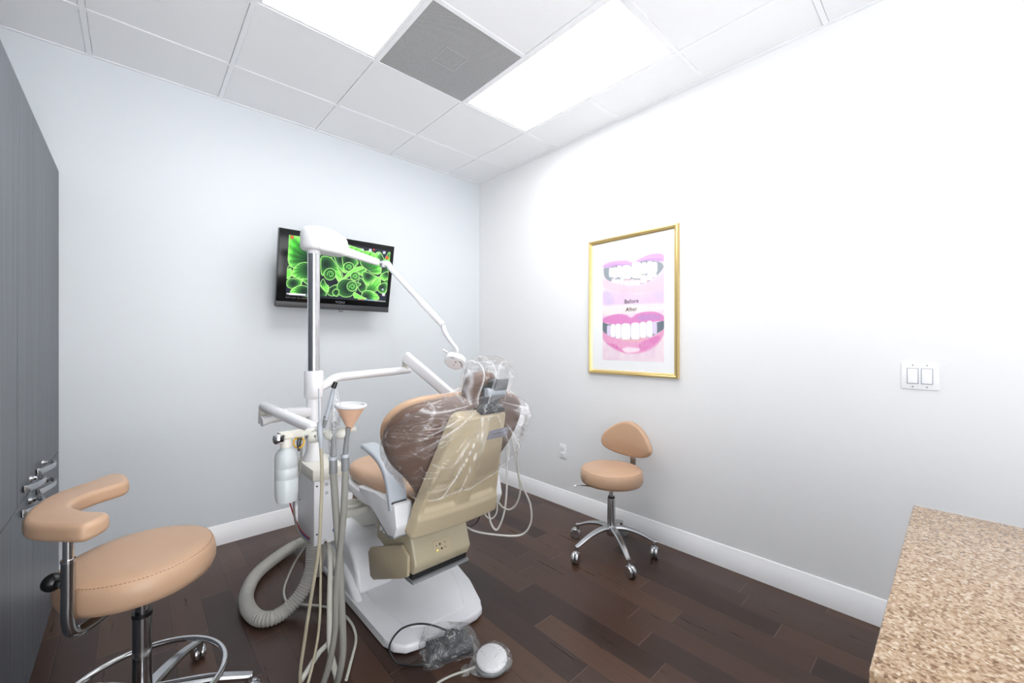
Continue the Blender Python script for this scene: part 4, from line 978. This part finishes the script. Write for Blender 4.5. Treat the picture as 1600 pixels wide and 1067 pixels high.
# post
MB().cyl((PX, PY, .76), (PX, PY, 1.80), .0285, .0285, 40).build('post', M['chrome'], t)
MB().lathe([(.052, 0), (.05, .01), (.036, .045), (.034, .10), (0, .10)], (PX, PY, .762), seg=36).build('post_base_cone', M['white'], t)
MB().lathe([(.034, 0), (.034, .20), (.0345, .205), (.0345, .262), (0, .262)], (PX, PY, .862), seg=36).build('lower_sleeve', M['white_metal'], t)
f = MB()
for k in range(9): f.tube([(PX + .0352 * math.cos(a), PY + .0352 * math.sin(a), 1.055) for a in (3.9 + k * .15, 3.9 + k * .15 + .001)] + [(PX + .0352 * math.cos(3.9 + k * .15), PY + .0352 * math.sin(3.9 + k * .15), 1.075)], .001, seg=4, smooth=False)
f.build('printed_mark', M['midgrey'], t)
MB().lathe([(.030, 0), (.042, .02), (.044, .025), (.044, .145), (.042, .15), (0, .15)], (PX, PY, 1.06), seg=40).build('arm_collar', M['white_metal'], t)
# horizontal delivery arm and its rising parallelogram arm
E1 = Vector((1.295, 2.43, 1.172))
arm = MB(); d_ = Vector((E1.x - PX, E1.y - PY, 0)).normalized()
st = Vector((PX, PY, 1.15))
arm.tube([st + d_ * .03 + Vector((0, 0, -.035)), st + d_ * .075 + Vector((0, 0, -.014)), st + d_ * .13 + Vector((0, 0, .012)), st + d_ * .22 + Vector((0, 0, .018)), E1 - d_ * .06, E1 + d_ * .035], [.020, .022, .0235, .0235, .0235, .023], seg=20, sub=8)
arm.build('delivery_arm', M['white_metal'], t)
MB().cyl(E1 + Vector((0, 0, .0)), E1 + Vector((0, 0, .048)), .023, .020, 24).build('elbow', M['offwhite'], t)
J = E1 + Vector((0, 0, .048)); A2 = P(634, 557, z=2.60); B2 = P(722, 632, z=2.45)
pr = [(a * .75, b_ * 1.0) for a, b_ in sq(16, 5)]
MB().tube([A2 + (A2 - B2).normalized() * .0, B2], [.034, .030], prof=[(x * .9, y) for x, y in pr], up=(0, 0, 1), smooth=False).build('spring_arm', M['white_metal'], t)
dA = (B2 - A2).normalized()
MB().tube([A2 + dA * .07 + Vector((0, 0, -.036)), B2 + Vector((0, 0, -.034))], 1, prof=[(-.014, -.004), (.014, -.004), (.014, .004), (-.014, .004)], up=(0, 0, 1), smooth=False).build('spring_arm_strip', M['hose_tan'], t)
MB().tube([J + Vector((0, 0, -.01)), J + Vector((.0, 0, .03)), A2 + dA * .03 + Vector((0, 0, -.02))], .016, seg=14).build('knuckle', M['midgrey'], t)
# delivery head behind the chair back
dh = thing('delivery_tray', (1.46, 1.86, .88), 'white handpiece delivery tray on the far side of the dental chair back', 'dental tray')
MB().box((1.36, 1.74, .885), (1.57, 2.02, .94), .012, 3).build('tray_body', M['white'], dh)
MB().tube([B2 + Vector((0, 0, 0)), Vector((1.44, 1.95, .98)), Vector((1.44, 1.92, .93))], .016, seg=14).build('mounting_post', M['white'], dh)
MB().box((1.52, 1.64, .875), (1.60, 1.75, .895), .005, 2).build('handpiece_rest', M['greyplas'], dh)
# assistant arm pair
A = Vector((.441, 2.17, 1.0))
k0 = P(407, 650, Y=2.19); k1 = P(407, 637, z=1.97)
MB().box((.50, 2.175, .985), (PX - .02, 2.245, 1.03), .006, 2).build('assistant_bracket', M['white'], t)
p1 = P(443, 655, Y=2.21)
MB().tube([Vector((.52, 2.21, .99)), Vector((.47, 2.205, .988)), Vector((.435, 2.2, .984))], [.018, .019, .024], seg=18).build('assistant_lower_arm', M['white'], t)
e2 = P(413, 635, z=1.985); e3 = P(489, 669, z=1.60)
MB().cyl(Vector((e2.x, e2.y, .965)), Vector((e2.x, e2.y, e2.z)), .026, .024, 24).build('assistant_elbow', M['offwhite'], t)
dv = (e3 - e2).normalized()
m = MB(); m.tube([e2 - dv * .02, e2, e3, e3 + dv * .015], [.012, .0235, .0235, .012], seg=22, smooth=False); m.build('assistant_arm', M['white_metal'], t)
# light head on top of the post
lg = thing('operating_light', (PX, PY, 1.80), 'white dental operating light on a long jointed arm from the top of the post', 'dental light')
MB().cyl((PX, PY, 1.80), (PX, PY, 1.865), .029, .029, 36).lathe([(.0305, 0), (.0305, .008), (0, .008)], (PX, PY, 1.80), seg=36).build('post_cap', M['white'], lg)
dL = Vector((P(604, 414, z=2.50).x - PX, P(604, 414, z=2.50).y - PY, 0)).normalized(); sL = Vector((-dL.y, dL.x, 0))
oc = []
for k in range(13): a = PI / 2 + PI * k / 12; oc.append((.062 * math.cos(a), .062 * math.sin(a)))
oc += [(.10, -.060), (.17, -.034), (.185, -.024), (.185, .024), (.17, .034), (.10, .060)]
def lf(a, b_, d): return Vector((PX, PY, 1.818)) + dL * a + sL * b_ + Vector((0, 0, d * (1 - .9 * max(0, a - .06)) + max(0, a - .06) * .0))
oc2 = [(p.x, p.y) for p in catmull([Vector((x, y, 0)) for x, y in oc], 4, True)[0]]
MB().rings([[lf(.055 + (x - .055) * k_, y * k_, d_) for x, y in oc2] for d_, k_ in ((0, .55), (0, .86), (.004, .95), (.014, 1), (.075, 1), (.092, .975), (.106, .92), (.115, .82), (.120, .66), (.122, .4), (.1225, .1))]).build('light_transformer', M['white'], lg, 55)
L1 = P(604, 413, z=2.49); L0 = Vector((PX, PY, L1.z + .025)) + dL * .16
pr = [(x * .9, y) for x, y in sq(16, 4)]
MB().tube([L0, L1 - dL * .07], [.024, .019], prof=pr, up=(0, 0, 1), smooth=False).build('light_arm', M['white_metal'], lg)
MB().cyl(L1 - dL * .07, L1 - dL * .035, .010, .010, 16).cyl(L1 - dL * .03 + Vector((0, 0, -.022)), L1 - dL * .03 + Vector((0, 0, .016)), .017, .016, 20).build('arm_pivot', M['steel'], lg)
L2 = P(692, 508, z=2.30)
MB().tube([L1 - dL * .03, L1 + Vector((.005, -.01, 0)), L1.lerp(L2, .08)], [.018, .019, .015], seg=18, sub=5).build('arm_knuckle', M['white'], lg)
MB().tube([L1.lerp(L2, .05), L1.lerp(L2, .6), L1.lerp(L2, .62), L2], [.0145, .015, .0175, .0165], prof=[(x, y) for x, y in sq(16, 3)], up=(0, 0, 1), smooth=False).build('light_spring_arm', M['white_metal'], lg)
L3 = P(697, 522, z=2.29); L4 = P(714, 546, z=2.27)
MB().tube([L2, P(694, 516, z=2.295), L3, P(705, 534, z=2.28), L4, P(713, 552, z=2.27)], [.013, .014, .013, .011, .010, .010], seg=14, sub=5).build('lamp_stem', M['white'], lg)
lc = P(711, 564, z=2.27)
rl = Matrix.Rotation(math.radians(28), 3, Vector((CA, -SA, 0))) @ Matrix.Rotation(-.74, 3, 'Z') @ Matrix.Rotation(math.radians(22), 3, 'Y')
def lh(a, b_, d): return lc + rl @ Vector((a, d, b_))
MB().prism([(-.062, -.014), (-.050, .030), (-.02, .044), (.03, .044), (.058, .026), (.052, -.022), (.02, -.045), (-.025, -.042)], lh, -.022, .022, .010, 3).build('lamp_head', M['white_metal'], lg)
MB().tube([lh(.02, .022, -.024), lh(.036, .012, -.024), lh(.045, -.008, -.024)], .0022, seg=8).tube([lh(-.03, .028, -.024), lh(-.012, .030, -.024)], .0018, seg=6, smooth=False).sphere(lh(0, -.012, -.024), .003, 8).sphere(lh(.004, .008, -.022), .006, 10, (1, .5, 1)).build('lamp_trim', M['midgrey'], lg)
MB().cyl(lh(-.055, .035, 0), lh(-.085, .043, 0), .006, .006, 12).cyl(lh(.05, -.02, 0), lh(.066, -.028, 0), .005, .005, 12).build('lamp_handle', M['white'], lg)

# ------------------------------------------------------------ assistant holder bar with its instruments
t = thing('instrument_holder', P(500, 678, z=1.5), 'off-white holder bar with three valve sockets at the end of the assistant arm', 'instrument holder')
ZB = 1.5
b0, b1 = P(462, 684, z=1.50), P(556, 670, z=1.53)
MB().tube([P(462, 683, z=1.50), P(495, 682, z=1.50)], .0085, seg=14, smooth=False).build('metal_rod', M['chrome'], t)
MB().tube([P(490, 680, z=1.51), b1], .009, seg=14, smooth=False).build('bar', M['offwhite'], t)
dirb = (b1 - b0).normalized()
for (u, v) in ((491, 683), (518, 679), (536, 677)):
    c = P(u, v, z=1.51)
    MB().lathe([(0, -.022), (.012, -.021), (.019, -.014), (.021, 0), (.019, .014), (.012, .021), (0, .022)], c, dirb, 24).build('valve_body', M['offwhite'], t)
MB().tube([P(468, 684, z=1.49), P(478, 678, z=1.52), e3], 1, prof=[(-.016, -.004), (.016, -.004), (.016, .004), (-.016, .004)], up=(0, 0, 1), smooth=False).build('mounting_plate', M['offwhite'], t)
# water bottle
t = thing('water_bottle', P(448, 780, z=1.46), 'milky white plastic water bottle hanging under its valve cap left of the dental unit', 'bottle')
bc = P(447.5, 735, z=1.46); R = .0375; zt = P(447, 698, z=1.46).z; zb = P(447, 783, z=1.46).z; hb = zt - zb
MB().lathe([(0, .008), (R * .5, .006), (R * .72, .0), (R * .86, .002), (R * .95, .018), (R, .035), (R, hb * .42), (R * .985, hb * .425), (R * .985, hb * .44), (R, hb * .445), (R, hb * .62), (R * .985, hb * .625), (R * .985, hb * .64), (R, hb * .645), (R, hb * .80), (R * .93, hb * .88), (R * .72, hb * .945), (R * .48, hb * .985), (R * .46, hb + .004), (0, hb + .004)], (bc.x, bc.y, zb), seg=48).build('bottle_body', M['bottle'], t, 50)
MB().lathe([(R * .53, 0), (R * .50, .03), (R * .6, .034), (R * .6, .045), (0, .045)], (bc.x, bc.y, zt), seg=32).build('bottle_cap', M['offwhite'], t)
yv = P(447, 683, z=1.46)
MB().box(P(437, 680, z=1.46) - Vector((0, 0, .01)), P(437, 680, z=1.46) + Vector((.001, .001, .001))).tube([P(436, 681, z=1.44), P(472, 676, z=1.50)], 1, prof=[(-.016, -.011), (.016, -.011), (.016, .011), (-.016, .011)], up=(0, 0, 1), smooth=False).build('valve_block', M['offwhite'], t)
kb = P(441, 685, z=1.43); ke = P(431, 686, z=1.425)
MB().cyl(P(444, 685, z=1.432), kb, .012, .012, 20).build('knob_stem', M['black'], t)
MB().lathe([(0, 0), (.015, 0), (.0175, .004), (.0175, .020), (.015, .024), (0, .024)], P(440, 685.5, z=1.43), (ke - kb), 28).build('valve_knob', M['chrome'], t)
# tubes round the bottle cap
def cord(name, pts, r, m_, label, cat='hose', group=None, seg=10, sub=8, parent=None, **k):
    if parent is not None: return MB().tube(pts, r, seg=seg, sub=sub).build(name, M[m_], parent)
    return single(name, MB().tube(pts, r, seg=seg, sub=sub), M[m_], label, cat, group, **k)
lc0 = P(466, 691, z=1.45)
cord('yellow_tube', [P(466, 684, z=1.45), P(459.5, 688, z=1.45), P(460, 696, z=1.45), P(466, 700, z=1.44), P(473, 696, z=1.44), P(475, 688, z=1.45), P(470, 684, z=1.46)], .0026, 'yellow', 'small looped yellow tube under the valve by the water bottle cap', 'tube')
cord('black_tube', [P(467, 684, z=1.445), P(465, 692, z=1.44), P(467, 704, z=1.44), P(469, 692, z=1.445), P(471, 684, z=1.45)], .0032, 'black', 'short black tube hanging inside the yellow loop by the bottle cap', 'tube')
cord('bottle_air_tube', [P(469, 690, z=1.47), P(471, 705, z=1.48), P(469, 730, z=1.50), P(464, 752, z=1.53), P(460, 779, z=1.58), P(461, 812, z=1.70), P(470, 836, z=1.85), P(485, 847, z=1.98), P(500, 846, z=2.10)], .0040, 'hose_grey', 'thin grey tube running down behind the water bottle into the unit', 'tube')
cord('red_tube', [P(443, 688, z=1.48), P(441, 695, z=1.49), P(441, 730, z=1.51), P(449, 770, z=1.55), P(455, 792, z=1.62), P(463, 815, z=1.72), P(474, 833, z=1.86), P(489, 844, z=2.00), P(500, 843, z=2.1)], .0030, 'red', 'dark red tube curving from behind the water bottle to the unit base', 'tube')
cord('blue_tube', [P(460, 700, z=1.50), P(458, 740, z=1.53), P(458, 779, z=1.58), P(461, 808, z=1.69), P(468, 828, z=1.82), P(482, 843, z=1.96), P(498, 846, z=2.08)], .0030, 'blue', 'dark blue tube curving beside the red one to the unit base', 'tube')

# instruments on the bar
syr = t = thing('air_water_syringe', P(501, 690, z=1.47), 'slim air water syringe and sand hose in the left socket of the holder bar', 'dental instrument')
MB().tube([P(498, 607, z=1.47), P(498.5, 640, z=1.47), P(499.5, 661, z=1.47)], [.0022, .0030, .0040], seg=10).build('nozzle', M['greyplas'], t)
MB().tube([P(499.5, 660, z=1.47), P(500, 676, z=1.47), P(501.5, 690, z=1.47), P(501.5, 700, z=1.47)], [.009, .010, .008, .006], seg=14).build('handle', M['greyplas'], t)
def suction(u, v0, v1, label, du):
    t = thing('suction_handpiece', P(u, v1, z=1.5), label, 'dental instrument', None)
    MB().tube([P(u + du, v0, z=1.5), P(u + du * .4, v0 + (v1 - v0) * .45, z=1.5), P(u, v1, z=1.5)], [.009, .0085, .010], seg=16).build('handpiece_tube', M['midgrey'], t)
    MB().tube([P(u, v1 - 2, z=1.5), P(u, v1 + 3, z=1.5)], .0160, seg=20, smooth=False).build('swivel_ring', M['greyplas'], t)
    MB().tube([P(u, v1 + 2, z=1.5), P(u + .3, v1 + 24, z=1.5)], [.0140, .0145], seg=20, smooth=False).build('hose_cuff', M['midgrey'], t)
    return t
suc1 = suction(520.5, 660, 715, 'grey suction handpiece and thick hose in the middle socket, under a clear sleeve', 1.5)
suc2 = suction(539.5, 668, 711, 'grey suction handpiece and thick hose in the right socket, under the peach funnel', 5)
t = thing('suction_tip', P(508, 660, z=1.5), 'slanted clear-bagged suction tip with a black end, rising left of the funnel', 'dental instrument')
MB().tube([P(505.5, 668, z=1.5), P(510, 650, z=1.5)], [.006, .009], seg=12, smooth=False).build('grey_valve', M['midgrey'], t)
MB().tube([P(509, 655, z=1.5), P(516, 632, z=1.5), P(521, 608, z=1.5)], [.0085, .008, .0065], seg=14).build('tip_barrel', M['greyplas'], t)
MB().tube([P(521, 606, z=1.5), P(524.5, 597, z=1.5)], [.009, .0075], seg=14, smooth=False).build('black_end', M['black'], t)
bagm = MB(); ringsl = []
for j, (u, v, r) in enumerate(((523, 607, .006), (524, 614, .011), (524.5, 630, .014), (523.5, 650, .015), (522, 670, .016), (521, 690, .015), (521, 712, .012))):
    c = P(u, v, z=1.5); ringsl.append([c + Vector((math.cos(a) * r * (1 + .2 * math.sin(3 * a + j)), math.sin(a) * r * (1 + .2 * math.sin(3 * a + j)), 0)) for a in [2 * PI * k / 24 for k in range(24)]])
bagm.rings(ringsl); single('plastic_sleeve', bagm, M['bag'], 'narrow clear plastic sleeve over the middle suction handpiece', 'plastic cover', angle=70)
# funnel
t = thing('spittoon_funnel', P(546, 671, z=1.52), 'peach coloured funnel with a white rim on the right end of the holder bar', 'funnel')
fc = P(546, 671, z=1.52); ft = P(548, 633, z=1.52); hf_ = ft.z - fc.z; ax = (ft - fc).normalized(); Rf = .0515
MB().lathe([(.0085, -.004), (.0085, .006), (.012, .010), (Rf * .97, hf_ - .010), (Rf, hf_ - .0085), (Rf - .002, hf_ - .0085), (.010, .014), (.006, .006), (.006, -.004)], fc, ax, 48).build('cone', M['peach'], t)
MB().lathe([(Rf * .97, hf_ - .0085), (Rf + .004, hf_ - .006), (Rf + .0055, hf_ + .001), (Rf + .003, hf_ + .005), (Rf - .003, hf_ + .004), (Rf - .004, hf_ - .004)], fc, ax, 48).build('rim', M['white'], t)

# ------------------------------------------------------------ hoses
def dn_(z0, z1, pts):
    n = len(pts); return [P(u, v, z=z0 + (z1 - z0) * i / (n - 1)) for i, (u, v) in enumerate(pts)]
cord('syringe_hose', dn_(1.47, 1.56, [(501.5, 698), (503, 734), (502, 785), (498, 858), (487.5, 925), (476, 1000), (469, 1056)]) + [P(475, 1085, z=1.60), P(505, 1090, z=1.66)], .0062, 'hose_tan', 'sand coloured syringe hose falling from the left socket, leftmost of the hanging hoses', parent=syr)
cord('suction_hose', dn_(1.50, 1.60, [(520.6, 736), (523.5, 779), (527, 830), (531, 875), (534, 950), (536, 1015), (530, 1055)]) + [P(524, 1072, z=1.64)], .0125, 'hose_grey', 'thick grey suction hose hanging from the middle socket of the holder bar', sub=10, seg=16, parent=suc1)
cord('suction_hose', dn_(1.50, 1.60, [(540, 732), (537, 799), (532, 855), (525, 925), (524, 980), (515, 1035), (503, 1075)]), .0118, 'hose_grey', 'thick grey suction hose hanging under the peach funnel, crossing behind its neighbour', sub=10, seg=16, parent=suc2)
cord('return_hose', [P(513, 842, z=2.02), P(516, 875, z=1.95), P(515, 950, z=1.82), P(516, 1012, z=1.70), P(527, 1062, z=1.63)], .0115, 'hose_light', 'pale grey hose dropping straight from the bottom of the unit box', seg=14)
cord('return_hose', [P(509, 842, z=2.06), P(521, 868, z=2.0), P(527, 900, z=1.93), P(527, 930, z=1.87), P(522, 990, z=1.76), P(497, 1022, z=1.70), P(470, 1064, z=1.62)], .0105, 'hose_light', 'pale grey hose bending out of the unit box and crossing to the lower left', seg=14)
cord('thin_hose', [P(500, 840, z=2.0), P(501, 900, z=1.88), P(499, 975, z=1.74), P(490, 1032, z=1.66), P(480, 1072, z=1.61)], .0055, 'hose_tan', 'thin sand coloured hose hanging from the unit box between the thicker hoses')
cord('floor_cable', [P(515, 949, h=.012), P(495, 946, h=.012), P(472, 944, h=.012), P(450, 942, h=.012), P(444, 920, h=.03), P(458, 884, h=.12), P(475, 856, z=2.2), P(486, 842, z=2.1)], .0055, 'hose_light', 'thin pale cord looping from the unit box round inside the big ribbed hose', 'cord')
cord('floor_cable', [P(532, 958, h=.012), P(543, 966, h=.012), P(553, 982, h=.012), P(556, 1002, h=.012), P(548, 1035, h=.012), P(541, 1062, h=.012)], .0062, 'hose_light', 'pale double cord curving on the floor between the hoses and the chair base', 'cord')
# ribbed vacuum hose
hp_ = [P(490, 838, z=2.12), P(489, 865, z=2.12), P(486, 892, z=2.10), P(472, 925, z=2.06), P(448, 952, h=.045), P(424, 966, h=.036), P(402, 965, h=.036), P(387, 948, h=.036), P(386, 925, h=.036), P(402, 896, h=.036), P(436, 868, h=.04), P(466, 850, h=.05), P(500, 838, h=.09)]
single('ribbed_vacuum_hose', ribbed(hp_, .0318, .0028, .0132), M['ribbed'], 'thick ribbed grey vacuum hose looping on the floor left of the chair', 'hose', angle=80)
single('ribbed_riser_hose', ribbed([P(503, 838, z=2.14), P(503, 862, z=2.2), P(500, 885, z=2.3), P(494, 900, z=2.4)], .020, .002, .010), M['ribbed'], 'short ribbed grey hose dropping from the unit box behind the big one', 'hose', angle=80)
# handpiece and hoses at the far side
t = thing('dental_handpiece', P(815, 684, z=2.25), 'slim steel handpiece sticking up at the right of the chair back', 'dental instrument')
MB().tube([P(825, 647, z=2.25), P(822, 655, z=2.25)], [.0022, .004], seg=10, smooth=False).tube([P(822, 655, z=2.25), P(817, 672, z=2.25)], [.0045, .0055], seg=12, smooth=False).build('barrel', M['steel'], t)
MB().tube([P(817.3, 669, z=2.25), P(816.6, 672, z=2.25)], .009, seg=14, smooth=False).build('collar', M['black'], t)
MB().tube([P(816.6, 672, z=2.25), P(814, 684, z=2.25)], [.0065, .006], seg=12, smooth=False).build('coupling', M['midgrey'], t)
cord('handpiece_hose', [P(814, 682, z=2.25), P(808, 703, z=2.27), P(809, 734, z=2.3), P(813, 765, z=2.32), P(807, 787, z=2.34), P(796, 796, z=2.36), P(783, 790, z=2.36), P(774, 772, z=2.34), P(770, 745, z=2.3), P(775, 700, z=2.3), P(785, 665, z=2.31)], .0052, 'hose_light', 'pale hose looping below the steel handpiece, shorter of the two nearest the wall')
cord('handpiece_hose', [P(797, 670, z=2.33), P(804, 708, z=2.33), P(810, 740, z=2.34), P(819, 765, z=2.36), P(829, 790, z=2.39), P(829, 818, z=2.42), P(813, 836, z=2.45), P(771, 835, z=2.4), P(737, 828, z=2.25), P(722, 812, z=2.1), P(712, 800, z=2.1)], .0056, 'hose_white', 'long white hose swinging widest to the right, then running low under the chair')
cord('handpiece_hose', [P(792, 690, z=2.36), P(792, 725, z=2.36), P(792, 759, z=2.36), P(788, 800, z=2.37), P(777, 827, z=2.38), P(767, 817, z=2.38), P(763, 790, z=2.36), P(762, 760, z=2.34), P(765, 710, z=2.34), P(775, 668, z=2.34)], .0056, 'hose_white', 'white hose in a narrow deep loop just right of the back shell')
cord('handpiece_hose', [P(770, 670, z=2.4), P(774, 740, z=2.4), P(777, 790, z=2.4), P(774, 805, z=2.4), P(766, 810, z=2.4), P(757, 800, z=2.38), P(754, 760, z=2.36), P(758, 700, z=2.35), P(765, 668, z=2.35)], .0042, 'hose_white', 'thin white hose in the smallest loop beside the back shell')
cord('electrical_cable', [P(752, 790, z=2.2), P(751, 802, z=2.2), P(745, 816, z=2.2), P(735, 822, z=2.18), P(724, 816, z=2.1), P(716, 800, z=2.1)], .0035, 'black', 'black cord looping under the lower corner of the back shell', 'cord')

# ------------------------------------------------------------ utility box behind, bracket to the chair
t = thing('floor_utility_box', (.95, 2.66, 0), 'white utility junction box on the floor behind the dental unit', 'utility box')
ub = [P(530, 872, h=0.0), P(582, 849, h=0.0)]
x0, x1, yb = min(ub[0].x, ub[1].x), ub[1].x, ub[1].y
fy = P(582, 849, h=0).y
pA, pB = P(522, 876, h=0), P(583, 850, h=0)
dd = (pB - pA).normalized(); nn = Vector((-dd.y, dd.x, 0))
Lw = (pB - pA).length
MB().prism([(0, 0), (Lw, 0), (Lw, .14), (0, .14)], lambda a, b_, d: pA + dd * a + nn * d + Vector((0, 0, b_ + .001)), 0, .10, .006, 2).build('box_body', M['white'], t)
MB().lathe([(.012, 0), (.012, .002), (0, .002)], pA + dd * (Lw * .58) + Vector((0, 0, .075)), -nn, 20).build('port', M['black'], t)
MB().lathe([(.008, 0), (.008, .002), (0, .002)], pA + dd * (Lw * .84) + Vector((0, 0, .10)), -nn, 16).build('port', M['black'], t)
MB().tube([P(568, 832, z=2.6), P(569, 850, z=2.55), P(560, 857, z=2.5), P(540, 868, z=2.45), P(528, 880, z=2.4)], .006, seg=8).build('cord', M['hose_light'], t)
m = MB()
m.prism([(0, -.05), (.19, -.05), (.215, -.02), (.215, .07), (.19, .09), (0, .09)], lambda a, b_, d: (.73 + a, 2.19 + b_, d), .440, .478, .008, 2)
m.lathe([(.05, 0), (.048, .012), (.03, .018), (0, .018)], (.87, 2.22, .478), seg=32)
m.build('link_arm', M['offwhite'], unit)
MB().tube([(.93, 2.2, .46), (.97, 2.2, .50), (.99, 2.15, .56)], .03, seg=16).build('link_mount', M['offwhite'], unit)

# ------------------------------------------------------------ foot controls in plastic bags
def bag(rings_, name, label, amp=.006, n=96, seed=0):
    R = []; Rs = []
    pts = [([Vector(p) for p in r]) for r in rings_]
    for j, r in enumerate(pts):
        ring, _ = catmull(r, max(3, n // len(r)), True); Rs.append(ring)
    out = []
    for j in range(len(Rs) - 1):
        for s_ in range(4):
            f_ = s_ / 4; out.append([a.lerp(b_, f_) for a, b_ in zip(Rs[j], Rs[j + 1])])
    out.append(Rs[-1]); c0 = sum(out[len(out) // 2], Vector()) / len(out[0])
    for j, r in enumerate(out):
        ring = []
        for p in r:
            q = (p + Vector((seed, 0, 0))) * 15; k = 1 - 2 * abs(noise.noise(q)); k2 = noise.noise(q * 2.6)
            d = (p - c0).normalized(); p2 = p + d * amp * (k + .5 * k2); p2.z = max(.003, p2.z); ring.append(p2)
        R.append(ring)
    m = MB(); m.rings(R); return single(name, m, M['bag'], label, 'plastic bag', angle=75)
# control 1: black box with a round joystick dial
cA, cB = P(670, 1044, h=0), P(742, 1020, h=0); dd = (cB - cA).normalized(); nn = Vector((-dd.y, dd.x, 0)); Lw = (cB - cA).length
fctl = t = thing('chair_foot_control', (cA + cB) / 2 + nn * .06, 'black chair foot control with a round symbol dial, inside a clear bag by the base', 'foot control')
def f1(a, b_, d): return cA + dd * a + nn * b_ + Vector((0, 0, d))
dep = .10
MB().prism([(0.0, .004), (.006, .0), (.052, .005), (.096, .004), (.10, .02), (.088, .052), (.012, .042), (.0, .03)], lambda a, b_, d: f1(d, a, b_), .008, Lw - .005, .006, 2).build('body', M['darkgrey'], t)
dc = f1(Lw * .58, .054, .046)
MB().lathe([(.030, 0), (.036, .004), (.038, .012), (.038, .022), (.035, .026), (0, .026)], dc, (0, -.12, 1), 36).build('dial', M['darkgrey'], t)
dq = Vector((0, 0, 1)).rotation_difference(Vector((0, -.12, 1)).normalized())
def df(x, y): return dc + dq @ Vector((0, 0, .0268)) + dd * x + nn * y
f = MB()
f.sphere(df(.006, .016), .004, 10, (1, 1, .3)); f.tube([df(.006, .011), df(.010, -.004), df(-.012, -.014), df(-.024, -.012)], .0024, seg=6, smooth=False)
f.tube([df(.012, .006), df(.002, -.008), df(-.016, -.004)], .0018, seg=6, smooth=False)
for a in (0, 90, 180, 270):
    ca, sa = math.cos(math.radians(a)), math.sin(math.radians(a)); f.tube([df(ca * .024, sa * .024), df(ca * .031, sa * .031)], [.0032, .0003], seg=6, smooth=False)
f.build('printed_symbol', M['logo'], t)
MB().sphere(f1(.03, .03, .045), .011, 14, (1, 1, .6)).build('button', M['black'], t)
MB().sphere(f1(.022, .065, .050), .009, 14, (1, 1, .6)).build('button', M['black'], t)
e = .012
bag([[f1(x, y, .003) for x, y in ((-e, -e), (Lw / 2, -e), (Lw + e, -e), (Lw + e, .06), (Lw + e, .106), (Lw / 2, .106), (-e, .106), (-e, .06))],
     [f1(x, y, .035) for x, y in ((-e, -e), (Lw / 2, -e), (Lw + e, -e), (Lw + e, .06), (Lw + e, .107), (Lw / 2, .108), (-e, .107), (-e, .06))],
     [f1(x, y, .066) for x, y in ((.02, .01), (Lw / 2, .008), (Lw, .01), (Lw + .005, .06), (Lw - .01, .105), (Lw / 2, .118), (.0, .108), (-.003, .07))],
     [f1(x, y, .088) for x, y in ((.05, .045), (Lw * .55, .03), (Lw * .75, .05), (Lw * .82, .06), (Lw * .75, .10), (Lw / 2, .12), (.02, .125), (.015, .09))]], 'plastic_bag', 'clear crinkled bag wrapped around the black foot control')
cord('control_cord', [P(700, 985, h=.06), P(672, 976, h=.085), P(650, 975, h=.09), P(628, 982, h=.09), P(612, 1000, h=.075), P(609, 1018, h=.05), P(622, 1036, h=.012), P(648, 1040, h=.006), P(672, 1036, h=.01)], .0042, 'black', 'black cord arching over the corner of the white chair base to the foot control', 'cord', parent=fctl)
# control 2: white disc pedal
c2 = P(768, 1030, h=.03)
t = thing('disc_foot_pedal', (c2.x, c2.y, 0), 'white round disc foot pedal with pale cord inside a clear knotted bag', 'foot control')
tl_ = Vector((-.10, -.18, 1)).normalized()
MB().lathe([(.060, 0), (.066, .004), (.066, .012), (.060, .015), (0, .015)], (c2.x, c2.y, .002), seg=48).build('pedal_base', M['midgrey'], t)
MB().lathe([(.052, 0), (.063, .005), (.065, .012), (.061, .018), (.03, .023), (0, .024)], (c2.x + .004, c2.y + .004, .022), tl_, 48).build('pedal_disc', M['white'], t)
kn = P(731, 1045, h=.025); 
def circ(cx, cy, r, h_, sx=1, sy=1, n=10): return [(cx + r * sx * math.cos(2 * PI * k / n), cy + r * sy * math.sin(2 * PI * k / n), h_) for k in range(n)]
R2 = []
tip = P(771, 990, h=.05)
ax2 = (Vector((c2.x, c2.y, 0)) - Vector((kn.x, kn.y, 0))).normalized(); sd2 = Vector((-ax2.y, ax2.x, 0))
for (q_, wd, lo_, hi_) in ((-.125, .014, .006, .036), (-.105, .022, .004, .042), (-.094, .010, .012, .034), (-.080, .030, .004, .045), (-.05, .066, .003, .052), (0, .084, .003, .062), (.04, .080, .003, .064), (.07, .056, .003, .056), (.088, .02, .006, .03)):
    c = Vector((c2.x, c2.y, 0)) + ax2 * q_; R2.append([c + sd2 * wd * math.cos(a) + Vector((0, 0, (lo_ + hi_) / 2 + (hi_ - lo_) / 2 * math.sin(a))) for a in [2 * PI * k / 10 for k in range(10)]])
bag(R2, 'plastic_bag', 'clear knotted bag around the white disc pedal', .005, seed=3)
cord('pedal_cord', [P(742, 1042, h=.02), P(728, 1048, h=.02), P(715, 1052, h=.014), P(700, 1058, h=.008), P(684, 1067, h=.007), P(660, 1085, h=.007)], .0045, 'hose_light', 'pale cord leaving the knotted bag of the disc pedal towards the lower edge', 'cord', parent=t)
